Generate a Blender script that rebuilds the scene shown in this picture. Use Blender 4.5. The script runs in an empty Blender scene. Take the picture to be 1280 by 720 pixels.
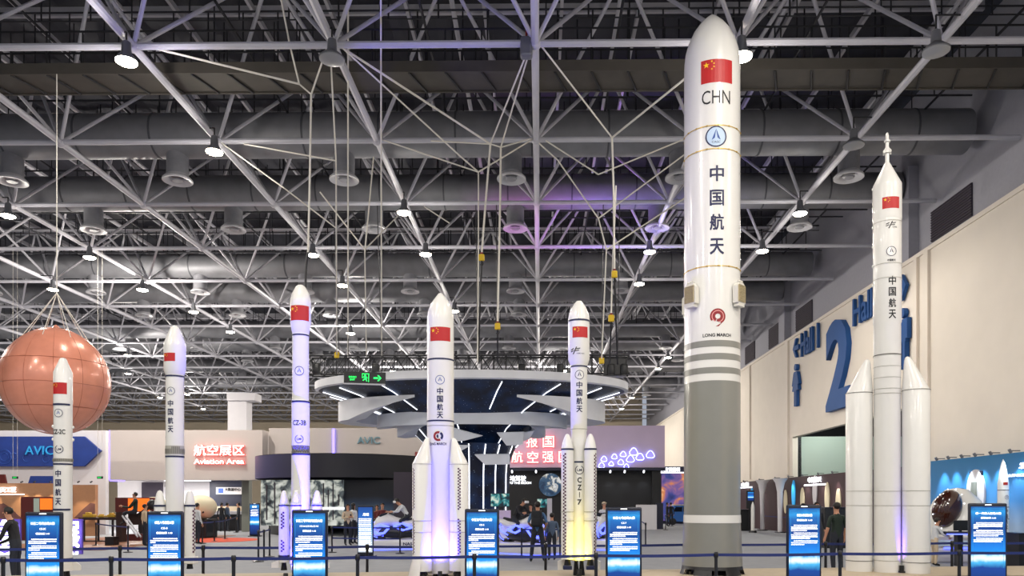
import bpy, bmesh, math, random
from mathutils import Vector, Matrix
random.seed(11)
SC = bpy.context.scene
COL = SC.collection
PI = math.pi
# ------------------------------------------------------------------ camera
FOC, PX, PY, CAMZ, YAW = 950.0, 664.0, 627.0, 1.75, 0.0116
cam = bpy.data.objects.new('camera', bpy.data.cameras.new('camera'))
COL.objects.link(cam)
cam.location = (0, 0, CAMZ)
cam.rotation_euler = (PI / 2, 0, YAW)
cam.data.sensor_width = 36
cam.data.lens = 36 * FOC / 1280
cam.data.shift_x = -(PX - 640) / 1280
cam.data.shift_y = (PY - 360) / 1280
cam.data.clip_end = 400
SC.camera = cam
# ------------------------------------------------------------------ light and exposure
SC.view_settings.view_transform = 'Standard'
SC.view_settings.look = 'None'
SC.view_settings.exposure = 0.18
SC.view_settings.gamma = 1.0
SC.view_settings.use_curve_mapping = False
SC.cycles.use_denoising = True
SC.cycles.max_bounces = 5
SC.cycles.diffuse_bounces = 3
SC.cycles.glossy_bounces = 3
SC.cycles.caustics_reflective = False
SC.cycles.caustics_refractive = False
SC.cycles.sample_clamp_indirect = 4
world = bpy.data.worlds.new('world')
SC.world = world
world.use_nodes = True
world.node_tree.nodes['Background'].inputs[0].default_value = (0.62, 0.68, 0.80, 1)
world.node_tree.nodes['Background'].inputs[1].default_value = 0.5
LAMP_KEY = 880.0      # high-bay lamps over the visitors, behind the frame edge
LAMP_VIEW = 330.0
LAMP_DEEP = 1700.0     # high-bay lamps deep in the hall      # high-bay lamps seen under the roof
LAMP_COL = (1.0, 0.93, 0.84)

# ------------------------------------------------------------------ helpers
SN, CN = math.sin(YAW), math.cos(YAW)
def P(px, py, Y):
    """point of the place that stands at depth Y on the sight line of a pixel"""
    u, v = (px - PX) / FOC, (PY - py) / FOC
    t = Y / (CN + u * SN)
    return Vector((t * (-SN + u * CN), Y, CAMZ + t * v))
def PW(px, py, X):
    u, v = (px - PX) / FOC, (PY - py) / FOC
    t = X / (-SN + u * CN)
    return Vector((X, t * (CN + u * SN), CAMZ + t * v))
def lin(c):
    return tuple((x / 12.92 if x <= 0.04045 else ((x + 0.055) / 1.055) ** 2.4) for x in c)
def hx(s):
    return lin(tuple(int(s[i:i + 2], 16) / 255 for i in (0, 2, 4)))
MATS = {}
def mat(name, col, rough=0.5, metal=0.0, emit=0.0, ecol=None, noise=0.0, scale=8.0, coat=0.0, bump=0.0, spec=0.5):
    m = bpy.data.materials.new(name)
    m.use_nodes = True
    nt = m.node_tree
    b = nt.nodes['Principled BSDF']
    c = hx(col) if isinstance(col, str) else col
    b.inputs['Base Color'].default_value = (*c, 1)
    b.inputs['Roughness'].default_value = rough
    b.inputs['Metallic'].default_value = metal
    b.inputs['Specular IOR Level'].default_value = spec
    if coat:
        b.inputs['Coat Weight'].default_value = coat
        b.inputs['Coat Roughness'].default_value = 0.08
    if emit:
        e = hx(ecol) if isinstance(ecol, str) else (ecol or c)
        b.inputs['Emission Color'].default_value = (*e, 1)
        b.inputs['Emission Strength'].default_value = emit
    if noise or bump:
        tc = nt.nodes.new('ShaderNodeTexCoord')
        n = nt.nodes.new('ShaderNodeTexNoise')
        n.inputs['Scale'].default_value = scale
        n.inputs['Detail'].default_value = 4
        nt.links.new(tc.outputs['Object'], n.inputs['Vector'])
        if noise:
            r = nt.nodes.new('ShaderNodeValToRGB')
            r.color_ramp.elements[0].position = 0.3
            r.color_ramp.elements[1].position = 0.7
            r.color_ramp.elements[0].color = (*[x * (1 - noise) for x in c], 1)
            r.color_ramp.elements[1].color = (*[min(1, x * (1 + noise)) for x in c], 1)
            nt.links.new(n.outputs['Fac'], r.inputs['Fac'])
            nt.links.new(r.outputs['Color'], b.inputs['Base Color'])
        if bump:
            bp = nt.nodes.new('ShaderNodeBump')
            bp.inputs['Strength'].default_value = bump
            nt.links.new(n.outputs['Fac'], bp.inputs['Height'])
            nt.links.new(bp.outputs['Normal'], b.inputs['Normal'])
    MATS[name] = m
    return m
def ramp_mat(name, stops, axis='Z', emit=0.0, rough=0.5, coord='Generated', ntype=None, scale=3.0, mix=0.0, detail=5.0):
    """a printed or lit picture: a colour ramp along an axis of the panel, or over a noise"""
    m = bpy.data.materials.new(name)
    m.use_nodes = True
    nt = m.node_tree
    b = nt.nodes['Principled BSDF']
    b.inputs['Roughness'].default_value = rough
    tc = nt.nodes.new('ShaderNodeTexCoord')
    sp = nt.nodes.new('ShaderNodeSeparateXYZ')
    nt.links.new(tc.outputs[coord], sp.inputs[0])
    fac = sp.outputs[axis]
    if ntype:
        n = nt.nodes.new('ShaderNodeTexNoise')
        n.inputs['Scale'].default_value = scale
        n.inputs['Detail'].default_value = detail
        n.inputs['Distortion'].default_value = 0.6
        nt.links.new(tc.outputs['Object'], n.inputs['Vector'])
        mx = nt.nodes.new('ShaderNodeMath')
        mx.operation = 'MULTIPLY_ADD'
        nt.links.new(n.outputs['Fac'], mx.inputs[0])
        mx.inputs[1].default_value = mix
        if mix < 1:
            sb = nt.nodes.new('ShaderNodeMath')
            sb.operation = 'SUBTRACT'
            nt.links.new(fac, sb.inputs[0])
            sb.inputs[1].default_value = mix / 2
            nt.links.new(sb.outputs[0], mx.inputs[2])
        else:
            mx.inputs[2].default_value = (1 - mix) / 2
        fac = mx.outputs[0]
    r = nt.nodes.new('ShaderNodeValToRGB')
    el = r.color_ramp.elements
    while len(el) < len(stops):
        el.new(0.5)
    for e, (p, c) in zip(el, stops):
        e.position = p
        e.color = (*hx(c), 1)
    nt.links.new(fac, r.inputs['Fac'])
    nt.links.new(r.outputs['Color'], b.inputs['Base Color'])
    if emit:
        b.inputs['Base Color'].default_value = (0, 0, 0, 1)
        nt.links.remove(b.inputs['Base Color'].links[0])
        nt.links.new(r.outputs['Color'], b.inputs['Emission Color'])
        b.inputs['Emission Strength'].default_value = emit
    MATS[name] = m
    return m
def star_mat(name, base, cloud, scale, emit=0.0):
    m = bpy.data.materials.new(name)
    m.use_nodes = True
    nt = m.node_tree
    b = nt.nodes['Principled BSDF']
    b.inputs['Roughness'].default_value = 0.35
    tc = nt.nodes.new('ShaderNodeTexCoord')
    n = nt.nodes.new('ShaderNodeTexNoise')
    n.inputs['Scale'].default_value = scale * 0.18
    n.inputs['Detail'].default_value = 7
    r = nt.nodes.new('ShaderNodeValToRGB')
    r.color_ramp.elements[0].position = 0.42
    r.color_ramp.elements[1].position = 0.75
    r.color_ramp.elements[0].color = (*hx(base), 1)
    r.color_ramp.elements[1].color = (*hx(cloud), 1)
    v = nt.nodes.new('ShaderNodeTexVoronoi')
    v.inputs['Scale'].default_value = scale
    lt = nt.nodes.new('ShaderNodeMath')
    lt.operation = 'LESS_THAN'
    lt.inputs[1].default_value = 0.09
    mx = nt.nodes.new('ShaderNodeMixRGB')
    mx.inputs['Color2'].default_value = (0.5, 0.62, 0.85, 1)
    nt.links.new(tc.outputs['Object'], n.inputs['Vector'])
    nt.links.new(tc.outputs['Object'], v.inputs['Vector'])
    nt.links.new(n.outputs['Fac'], r.inputs['Fac'])
    nt.links.new(v.outputs['Distance'], lt.inputs[0])
    nt.links.new(lt.outputs[0], mx.inputs['Fac'])
    nt.links.new(r.outputs['Color'], mx.inputs['Color1'])
    nt.links.new(mx.outputs['Color'], b.inputs['Base Color'])
    if emit:
        nt.links.new(mx.outputs['Color'], b.inputs['Emission Color'])
        b.inputs['Emission Strength'].default_value = emit
    MATS[name] = m
    return m

OFF = {}
def tag(o, label=None, cat=None, group=None, kind=None):
    if label: o['label'] = label
    if cat: o['category'] = cat
    if group: o['group'] = group
    if kind: o['kind'] = kind
    return o
def thing(name, label, cat, loc, group=None):
    o = bpy.data.objects.new(name, None)
    COL.objects.link(o)
    o.location = loc
    o.empty_display_size = 0.2
    OFF[o.name] = Vector(loc)
    return tag(o, label, cat, group)

class B:
    """collects shapes in world coordinates and links them as one mesh object"""
    def __init__(s):
        s.bm = bmesh.new()
    def box(s, c, d, rz=0.0, m=None):
        M = Matrix.Translation(c) @ Matrix.Rotation(rz, 4, 'Z') @ (m or Matrix()) @ Matrix.Diagonal((*d, 1))
        bmesh.ops.create_cube(s.bm, size=1, matrix=M)
        return s
    def bevelbox(s, c, d, bev, rz=0.0, seg=2, m=None):
        t = bmesh.new()
        bmesh.ops.create_cube(t, size=1, matrix=Matrix.Diagonal((*d, 1)))
        bmesh.ops.bevel(t, geom=t.edges[:], offset=bev, segments=seg, affect='EDGES', profile=0.5)
        return s.add(t, Matrix.Translation(c) @ Matrix.Rotation(rz, 4, 'Z') @ (m or Matrix()))
    def add(s, t, M=None):
        if M is not None: t.transform(M)
        me = bpy.data.meshes.new('tmp')
        t.to_mesh(me)
        t.free()
        s.bm.from_mesh(me)
        bpy.data.meshes.remove(me)
        return s
    def tube(s, p, q, r, seg=8, r2=None):
        p, q = Vector(p), Vector(q)
        d = q - p
        L = d.length
        if L < 1e-6: return s
        M = Matrix.Translation((p + q) / 2) @ d.to_track_quat('Z', 'Y').to_matrix().to_4x4()
        bmesh.ops.create_cone(s.bm, cap_ends=True, segments=seg, radius1=r, radius2=r if r2 is None else r2, depth=L, matrix=M)
        return s
    def path(s, pts, r, seg=6):
        for a, b in zip(pts, pts[1:]): s.tube(a, b, r, seg)
        return s
    def ball(s, c, r, u=16, v=10, m=None):
        r = (r, r, r) if not hasattr(r, '__len__') else r
        M = Matrix.Translation(c) @ (m or Matrix()) @ Matrix.Diagonal((*r, 1))
        bmesh.ops.create_uvsphere(s.bm, u_segments=u, v_segments=v, radius=1, matrix=M)
        return s
    def lathe(s, prof, cx, cy, seg=40, sx=None, sy=None, cap=True, a0=0.0, a1=2 * PI):
        """prof: (r, z) from top to bottom; sx, sy: shift of the axis per ring"""
        full = abs(a1 - a0 - 2 * PI) < 1e-6
        n = seg if full else seg + 1
        rings = []
        for i, (r, z) in enumerate(prof):
            ox, oy = (sx[i] if sx else 0), (sy[i] if sy else 0)
            rings.append([s.bm.verts.new((cx + ox + max(r, 1e-4) * math.sin(a0 + (a1 - a0) * k / seg), cy + oy - max(r, 1e-4) * math.cos(a0 + (a1 - a0) * k / seg), z)) for k in range(n)])
        for a, b in zip(rings, rings[1:]):
            for k in range(seg):
                k2 = (k + 1) % n
                s.bm.faces.new((a[k], b[k], b[k2], a[k2]))
        if cap and full:
            s.bm.faces.new(rings[0])
            s.bm.faces.new(rings[-1][::-1])
        return s
    def prism(s, pts, ext):
        """polygon of 3D points pushed along ext"""
        ext = Vector(ext)
        a = [s.bm.verts.new(p) for p in pts]
        b = [s.bm.verts.new(Vector(p) + ext) for p in pts]
        s.bm.faces.new(a)
        s.bm.faces.new(b[::-1])
        n = len(pts)
        for i in range(n):
            s.bm.faces.new((a[i], b[i], b[(i + 1) % n], a[(i + 1) % n]))
        return s
    def done(s, name, m, parent=None, smooth=False, M=None, label=None, cat=None, group=None, kind=None, recalc=True):
        bm = s.bm
        if M is not None: bm.transform(M)
        if recalc: bmesh.ops.recalc_face_normals(bm, faces=bm.faces)
        if parent is not None:
            L = OFF[parent.name]
        else:
            xs = [v.co for v in bm.verts]
            lo = Vector([min(v[i] for v in xs) for i in range(3)])
            hi = Vector([max(v[i] for v in xs) for i in range(3)])
            L = Vector(((lo.x + hi.x) / 2, (lo.y + hi.y) / 2, lo.z))
        bm.transform(Matrix.Translation(-L))
        me = bpy.data.meshes.new(name)
        bm.to_mesh(me)
        bm.free()
        for mm in (m if isinstance(m, list) else [m]): me.materials.append(MATS[mm])
        if smooth:
            for p in me.polygons: p.use_smooth = True
            try: me.set_sharp_from_angle(angle=math.radians(38))
            except Exception: pass
        o = bpy.data.objects.new(name, me)
        COL.objects.link(o)
        if parent is None: o.location = L
        else: o.parent = parent
        OFF[o.name] = L
        return tag(o, label, cat, group, kind)

TXT = {}
def text_bm(txt, w=None, h=None, bold=0.0, depth=0.0):
    """lettering in the XZ plane, facing -Y, centred, w wide and / or h high"""
    key = (txt, bold, depth > 0)
    if key not in TXT:
        cu = bpy.data.curves.new('lettering', 'FONT')
        cu.body = txt
        plain = all(ord(ch) < 128 for ch in txt)
        if plain: cu.offset = bold
        cu.resolution_u = 3
        cu.align_x = 'CENTER'
        if depth > 0: cu.extrude = 0.5
        ob = bpy.data.objects.new('lettering', cu)
        COL.objects.link(ob)
        dg = bpy.context.evaluated_depsgraph_get()
        me = bpy.data.meshes.new_from_object(ob.evaluated_get(dg))
        if bold and not plain:                     # heavier strokes: the glyph laid over itself, slightly shifted
            g = bmesh.new()
            for q, (dx, dy) in enumerate(((-bold, -bold), (bold, -bold), (-bold, bold), (bold, bold))):
                n0 = len(g.verts)
                g.from_mesh(me)
                g.verts.ensure_lookup_table()
                for v in g.verts[n0:]: v.co += Vector((dx, dy, q * .004))
            g.to_mesh(me)
            g.free()
        TXT[key] = me
        bpy.data.objects.remove(ob)
        bpy.data.curves.remove(cu)
    t = bmesh.new()
    t.from_mesh(TXT[key])
    xs = [v.co.x for v in t.verts]
    ys = [v.co.y for v in t.verts]
    x0, x1, y0, y1 = min(xs), max(xs), min(ys), max(ys)
    kx = w / (x1 - x0) if w else h / (y1 - y0)
    ky = h / (y1 - y0) if h else kx
    for v in t.verts:
        v.co = Vector(((v.co.x - (x0 + x1) / 2) * kx, -v.co.z * (depth if depth > 0 else .1), (v.co.y - (y0 + y1) / 2) * ky))
    return t
def star_pts(cx, cz, r, rot=0.0):
    return [(cx + (r if k % 2 == 0 else r * 0.4) * math.sin(rot + k * PI / 5), cz + (r if k % 2 == 0 else r * 0.4) * math.cos(rot + k * PI / 5)) for k in range(10)]
def poly_bm(polys):
    t = bmesh.new()
    for pts in polys: t.faces.new([t.verts.new((x, 0, z)) for x, z in pts])
    return t
def ring_polys(r0, r1, a0=0, a1=2 * PI, n=28, cx=0, cz=0):
    out = []
    for k in range(n):
        a, b = a0 + (a1 - a0) * k / n, a0 + (a1 - a0) * (k + 1) / n
        out.append([(cx + r0 * math.sin(a), cz + r0 * math.cos(a)), (cx + r1 * math.sin(a), cz + r1 * math.cos(a)), (cx + r1 * math.sin(b), cz + r1 * math.cos(b)), (cx + r0 * math.sin(b), cz + r0 * math.cos(b))])
    return out
def disc(r, n=28, cx=0, cz=0, sz=1.0):
    return [(cx + r * math.sin(2 * PI * k / n), cz + r * sz * math.cos(2 * PI * k / n)) for k in range(n)]
def wrap(t, R, az0, z, cx, cy, step=0.12, lift=0.004):
    """bends a flat lettering around a vertical cylinder"""
    xs = [v.co.x for v in t.verts]
    x = min(xs) + R * step
    while x < max(xs):
        bmesh.ops.bisect_plane(t, geom=t.verts[:] + t.edges[:] + t.faces[:], plane_co=(x, 0, 0), plane_no=(1, 0, 0))
        x += R * step
    for v in t.verts:
        rr = R + lift - v.co.y
        a = az0 + v.co.x / R
        v.co = Vector((cx + rr * math.sin(a), cy - rr * math.cos(a), z + v.co.z))
    return t

# ------------------------------------------------------------------ materials
mat('floor_carpet', '8f9298', 0.9, noise=0.06, scale=3)
mat('wood_floor', '8a5a3c', 0.5, noise=0.15, scale=4)
mat('platform_top', 'b3a48c', 0.7, noise=0.05, scale=5)
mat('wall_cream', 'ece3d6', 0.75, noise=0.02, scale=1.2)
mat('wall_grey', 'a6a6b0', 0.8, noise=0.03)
mat('wall_far', 'd0c2ac', 0.8, noise=0.05, scale=0.3)
mat('recess_green', 'b4c4ba', 0.8)
mat('vent_dark', '3b3440', 0.6)
mat('roof_deck', '34353f', 0.8, noise=0.12, scale=0.6)
mat('steel_white', 'bfbfc8', 0.45, noise=0.05, scale=2)
mat('steel_web', 'bdbcc4', 0.5, noise=0.05, scale=2)
mat('steel_dark', '17181d', 0.6)
mat('pipe_dark', '22232a', 0.6)
mat('duct', '7e7f84', 0.55, metal=0.25, noise=0.12, scale=1.5)
mat('duct_band', '4d4f55', 0.6)
mat('diffuser', '85868c', 0.5, noise=0.06)
mat('diffuser_ring', 'b8b8bd', 0.45)
mat('catwalk', '4c4842', 0.75, noise=0.1, scale=2)
mat('lamp_shell', '74767c', 0.4, metal=0.4)
mat('lamp_off', '9a9ca0', 0.3)
mat('lamp_lit', 'ffffff', 0.4, emit=40.0, ecol='fff2d6')
mat('rope', 'e8e4da', 0.8)
mat('chain', '2a2a2e', 0.5)
mat('hook_yellow', 'd8b41a', 0.5)
mat('shackle_red', '8e2a24', 0.5)
mat('paint_white', 'e4e3df', 0.3, coat=0.5, noise=0.012, scale=4)
mat('paint_matte', 'd9d6cc', 0.4, coat=0.25, noise=0.025, scale=5)
mat('paint_grey', '85857f', 0.32, coat=0.5, noise=0.02, scale=4)
mat('band_navy', '1b2348', 0.4)
mat('ink_navy', '141b4a', 0.5)
mat('ink_black', '15151a', 0.5)
mat('flag_red', 'b5161a', 0.5)
mat('flag_star', 'f0c21c', 0.5)
mat('emblem_blue', '2a4f9a', 0.5)
mat('emblem_light', 'bcd2ea', 0.5)
mat('logo_red', '8e1a20', 0.45)
mat('logo_pink', 'e39c98', 0.45)
mat('gold_line', 'c0a14a', 0.4, metal=0.4)
mat('seam', 'aaa89e', 0.6)
mat('seam_dark', '6e6c66', 0.6)
mat('check_dark', '4c1f3c', 0.5)
mat('nozzle', '1d1d22', 0.45, metal=0.5)
mat('fin_grid', 'b5a683', 0.6, noise=0.05)
mat('kiosk_case', '10182c', 0.35)
mat('belt', '1a2a6a', 0.6)
mat('post_black', '14151c', 0.35)
mat('white_glow', 'ffffff', 0.5, emit=1.3)
mat('led_white', 'ffffff', 0.5, emit=1.6, ecol='f2f6ff')
mat('led_blue', '4050ff', 0.5, emit=2.6, ecol='5a68ff')
mat('led_violet', '7060ff', 0.5, emit=3.0, ecol='7a6cff')
mat('neon_red', 'ff5048', 0.5, emit=1.0, ecol='ff3428')
mat('neon_face', 'ffffff', 0.5, emit=1.2, ecol='ffe4dc')
mat('white_panel', 'd9d6da', 0.6, noise=0.015, scale=2)
mat('fascia_warm', 'b9b0ac', 0.6, noise=0.015, scale=2)
mat('fascia_lilac', 'cdbbd8', 0.6, noise=0.03, scale=1)
mat('navy_sign', '1d3a8a', 0.5, noise=0.12, scale=2)
mat('sign_cyan', '2f9fe0', 0.5, emit=0.12, ecol='2f9fe0')
mat('sign_line', '2a58b0', 0.5)
mat('black_wall', '1b1c20', 0.6, noise=0.1, scale=2)
mat('navy_dark', '151a33', 0.5, noise=0.15, scale=2)
mat('plastic_black', '16171b', 0.4)
mat('exit_green', '20e060', 0.5, emit=1.6, ecol='1ee860')
mat('ring_white', 'e6e8ee', 0.5, noise=0.06, scale=1.6)
mat('ring_grey', 'd3d8e2', 0.5, noise=0.05, scale=2)
star_mat('star_blue', '0a1228', '1d3a66', 9.0, emit=0.02)
mat('copper', 'e0937a', 0.26, metal=0.12, noise=0.05, scale=5, coat=0.25)
mat('copper_seam', 'a95f45', 0.5)
mat('blue_letter', '2a5592', 0.6, noise=0.05, scale=1, spec=0.2)
mat('maroon_wall', '3a2226', 0.6, noise=0.12, scale=1.2)
mat('brown_panel', 'a87a58', 0.7, noise=0.04)
mat('mountain_print', '5c3a38', 0.7)
mat('dark_red', '5a1a16', 0.5)
mat('wood_dark', '2c1712', 0.5)
mat('orange_screen', 'ff7a20', 0.5, emit=0.8, ecol='f06a18')
mat('cream', 'ddd3b4', 0.5)
mat('bike_white', 'dcdce2', 0.3, coat=0.4)
mat('skin', 'c08c70', 0.6)
mat('hair', '17120f', 0.6)
mat('shirt_blue', '4c719e', 0.8)
mat('shirt_black', '1a1a1f', 0.8)
mat('shirt_white', 'cfd2d6', 0.8)
mat('shirt_beige', 'cbb89c', 0.8)
mat('shirt_slate', '4e5f78', 0.8)
mat('jacket_green', '17281f', 0.8)
mat('shirt_maroon', '6b2b2c', 0.8)
mat('trousers', '20242f', 0.8)
mat('shoe', '121215', 0.6)
mat('bag', '1c1f26', 0.8)
mat('visor_white', 'e8e8ec', 0.4)
mat('carpet_red', 'd0553c', 0.9)
mat('grey_pillar', '7d8078', 0.7)
mat('dome_brown', '3a1a10', 0.15, coat=0.8)
mat('car_blue', '2a6fc4', 0.3, coat=0.5)
mat('glass_dark', '101a28', 0.1)
mat('model_yellow', 'c8a030', 0.5)
mat('purple_letter', '5a3fb0', 0.5)
mat('teal_letter', '6d8f9c', 0.5)
ramp_mat('kiosk_screen', [(0.0, '061a48'), (0.30, '0a3f90'), (0.37, '49b4ea'), (0.41, 'f4fcff'), (0.435, 'c4eafc'), (0.46, '1a90e4'), (0.55, '1078d8'), (0.74, '083c88'), (0.88, '1664b0'), (0.94, '2490d4'), (1.0, '0e4c98')], emit=1.15, ntype=1, scale=5, mix=0.07)
ramp_mat('poster_blue', [(0.0, 'dfe9f5'), (0.2, 'cfe4fa'), (0.5, '5aa2e6'), (0.8, '1d6fd0'), (1.0, '1550a8')], emit=0.8)
ramp_mat('nebula', [(0.25, '1a2050'), (0.42, '3a4488'), (0.52, '7a5a90'), (0.6, 'd2804a'), (0.7, 'f4d0a0')], emit=0.9, ntype=1, scale=0.7, mix=1.0)
ramp_mat('earth', [(0.3, '1a3350'), (0.5, '3a5a78'), (0.56, 'b8b4aa'), (0.62, 'e6e8ea'), (0.7, '6a7488')], emit=0.8, ntype=1, scale=2.2, mix=1.1)
ramp_mat('blue_backdrop', [(0.0, 'aab4c4'), (0.3, '9fb6d0'), (0.55, '3f86c4'), (1.0, '1272a8')], rough=0.6)
ramp_mat('station_print', [(0.25, '20252a'), (0.42, '5d6668'), (0.55, 'b8bcb2'), (0.72, 'e2e4dc')], emit=0.75, ntype=1, scale=2.4, mix=1.4, detail=2.0)  # printed picture, brightened by a glow put into its colour
ramp_mat('limb_print', [(0.0, '37506a'), (0.35, '4a6078'), (0.5, '223650'), (0.62, '0d1420'), (1.0, '0a0c12')], emit=0.35, ntype=1, scale=0.8, mix=0.25)
ramp_mat('dark_canopy', [(0.0, '3a3568'), (0.25, '26264a'), (0.5, '191a26'), (1.0, '16171c')], axis='X', rough=0.5)
ramp_mat('tv_print', [(0.35, '0d2230'), (0.5, '1f8a90'), (0.65, 'd8e8d8')], emit=0.8, ntype=1, scale=4, mix=1.4)
ramp_mat('purple_roof', [(0.0, 'aaaaaa'), (1.0, 'bbbbbb')])

# ================================================================== the setting
XW, YB, XL = 14.5, 108.0, -86.0
B().box((( XL + 22) / 2, 46, -0.1), (22 - XL, 134, 0.2)).done('floor', 'floor_carpet', kind='structure')
# right wall, with the opening to the next hall (ray hits: Y 31..43.7, up to 5.5 m)
b = B()
OP0, OP1, OPZ = 30.0, 43.8, 5.45
b.box((XW + 0.15, (-12 + OP0) / 2, 5.55), (0.3, OP0 + 12, 11.1))
b.box((XW + 0.15, (OP1 + YB) / 2, 5.55), (0.3, YB - OP1, 11.1))
b.box((XW + 0.15, (OP0 + OP1) / 2, (OPZ + 11.1) / 2), (0.3, OP1 - OP0, 11.1 - OPZ))
b.done('wall_right', 'wall_cream', kind='structure')
b = B()
b.box((XW + 9, (OP0 + OP1) / 2, 2.9), (0.2, OP1 - OP0, 5.8)).box((XW + 4.7, OP0 - 0.1, 2.9), (8.6, 0.2, 5.8)).box((XW + 4.7, OP1 + 0.1, 2.74), (8.6, 0.2, 5.48))
b.done('wall_recess', 'recess_green', kind='structure')
B().box((XW + 4.9, (OP0 + OP1) / 2 + 2, 6.6), (9.0, OP1 - OP0 + 5, 0.2)).done('ceiling_recess', 'steel_dark', kind='structure')
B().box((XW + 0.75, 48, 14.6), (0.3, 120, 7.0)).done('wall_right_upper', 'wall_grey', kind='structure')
B().box((XW + 0.32, 48, 11.18), (0.75, 120, 0.16)).done('trim_1', 'wall_cream', kind='structure')
B().box(((XL + XW) / 2, YB + 0.15, 9), (XW - XL, 0.3, 18)).done('wall_back', 'wall_far', kind='structure')
B().box((XL - 0.15, 48, 9), (0.3, 120, 18)).done('wall_left', 'wall_far', kind='structure')
n = 2
for (px, w) in ((938, 0.3), (985, 0.5), (1147, 0.25), (1160, 0.35)):     # upright strips on the right wall
    p = PW(px, 560, XW)
    B().box((XW - 0.05, p.y, 7.2), (0.12, w, 7.8)).done('trim_%d' % n, 'wall_cream', kind='structure')
    n += 1
for px in (985, 1140):                                                   # pilasters of the upper wall
    p = PW(px, 400, XW + 0.6)
    B().box((XW + 0.45, p.y, 13.2), (0.5, 1.1, 3.9)).done('trim_%d' % n, 'wall_grey', kind='structure')
    n += 1
B().box((XW + 4.9, OP1 + 4.4, 3.3), (9.0, 0.2, 6.6)).box((XW + 9.5, OP1 + 2, 3.3), (.2, 5, 6.6)).box((XW + .4, OP1 + 2.2, 3.3), (.2, 4.4, 6.6)).done('wall_recess_blackout', 'steel_dark', kind='structure')  # black walls added to keep the void dark and stop sky light leaking in
# roof deck and purlins
b = B()
XS0, XS1 = -88.0, 16.0
nx = 260
prof = []
for i in range(nx + 1):
    x = XS0 + (XS1 - XS0) * i / nx
    prof.append((x, 18.2 + (0.07 if (i // 2) % 2 else 0)))
for Y0, Y1 in ((-12, 40), (40, 110)):
    vs = [[b.bm.verts.new((x, Y, z)) for x, z in prof] for Y in (Y0, Y1)]
    for i in range(nx): b.bm.faces.new((vs[0][i], vs[0][i + 1], vs[1][i + 1], vs[1][i]))
b.done('ceiling', 'roof_deck', kind='structure', recalc=False)
for k in range(30):
    Y = 8 + 3.4 * k
    B().box(((XL + XW) / 2, Y, 17.95), (XW - XL, 0.12, 0.3)).done('ceiling_beam', 'steel_web', kind='structure')

for k in range(22):
    X = 13.2 - 2.5 * k
    B().box((X, 60, 17.7), (0.10, 100, 0.2)).done('ceiling_beam', 'steel_web', kind='structure')

# ================================================================== roof space frame
S, X0, Y0R, ZB, ZT = 5.0, -0.12, 18.8, 13.08, 16.6
NR = 18
def nodeX(i): return X0 + i * S
def nodeY(k): return Y0R + k * S
def vis(Y): return int(min(16, (680 * Y / 950) / S + 2.6))
frame = thing('roof_truss', 'white steel tube space frame spanning the whole hall under the roof', 'roof frame', (0, 55, ZB))
KMIN = -3
for k in range(KMIN, NR):
    Y = nodeY(k)
    nl, nr = vis(max(Y, 14)), 2
    B().tube((nodeX(-nl) - 2, Y, ZB), (14.9, Y, ZB), 0.085, 8).done('cross_chord', 'steel_white', frame, True)
    B().tube((nodeX(-nl) - 2, Y + S / 2, ZT), (14.9, Y + S / 2, ZT), 0.08, 6).done('top_chord', 'steel_web', frame, True)
for i in range(-16, 3):
    kmin = max(KMIN, int(((-i * S - 12) * 950 / 680 - Y0R) / S) - 1) if i < -3 else KMIN
    if kmin > NR - 2: continue
    B().tube((nodeX(i), nodeY(kmin), ZB), (nodeX(i), YB, ZB), 0.10, 8).done('long_chord', 'steel_white', frame, True)
    B().tube((nodeX(i) + S / 2, nodeY(kmin), ZT), (nodeX(i) + S / 2, YB, ZT), 0.08, 6).done('top_chord', 'steel_web', frame, True)
rest = B()
cnt = 0
for k in range(KMIN, NR):
    Y = nodeY(k)
    for i in range(-vis(max(Y, 14)), 3):
        X = nodeX(i)
        for dx in (-1, 1):
            for dy in (-1, 1):
                q = Vector((X + dx * S / 2, Y + dy * S / 2, ZT))
                if q.x > 14.8: q.x = 14.8
                p = Vector((X, Y, ZB))
                # in the picture and among the nearest: a part of its own
                px = PX + 950 * (p.x / p.y)
                if cnt < 98 and k in (0, 1, 2, 3) and 0 < px < 1280:
                    B().tube(p, q, 0.058, 7).done('web_member', 'steel_web', frame, True)
                    cnt += 1
                else:
                    rest.tube(p, q, 0.058 if k < 9 else 0.07, 5)
        rest.ball((X, Y, ZB), 0.16, 8, 6)
rest.done('web_member', 'steel_web', frame, True, kind='stuff')

# thin dark sprinkler pipes with their hanger rods
for k in range(26):
    Y = 17.4 + 2.7 * k
    nl = 680 * Y / 950 + 6
    b = B()
    z = 15.3 if k % 2 else 14.6
    b.tube((-nl, Y, z), (14.4, Y, z), 0.035, 5)
    x = -nl
    while x < 14:
        b.tube((x, Y, z), (x, Y, 17.9), 0.022, 4)
        x += 1.7 + 0.4 * ((k * 7) % 3)
    tag(b.done('sprinkler_pipe', 'pipe_dark'), 'thin black pipe on hanger rods running across the hall above the frame', 'pipe', 'thin black pipes under the roof')
for k in range(11):
    Y = 16.2 + 2.9 * k
    nl = 680 * Y / 950 + 5
    b = B()
    b.tube((-nl, Y, 16.0), (14.4, Y, 16.0), 0.03, 5).tube((-nl, Y, 15.75), (14.4, Y, 15.75), 0.022, 5)
    x = -nl + .4
    while x < 14:
        b.tube((x, Y, 15.75), (x, Y, 17.9), 0.026, 4)
        x += 1.15 + 0.3 * ((k * 5) % 3)
    tag(b.done('cable_tray', 'pipe_dark'), 'slim black double cable tray hanging on rods below the roof deck', 'cable tray', 'black cable trays under the roof')
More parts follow.
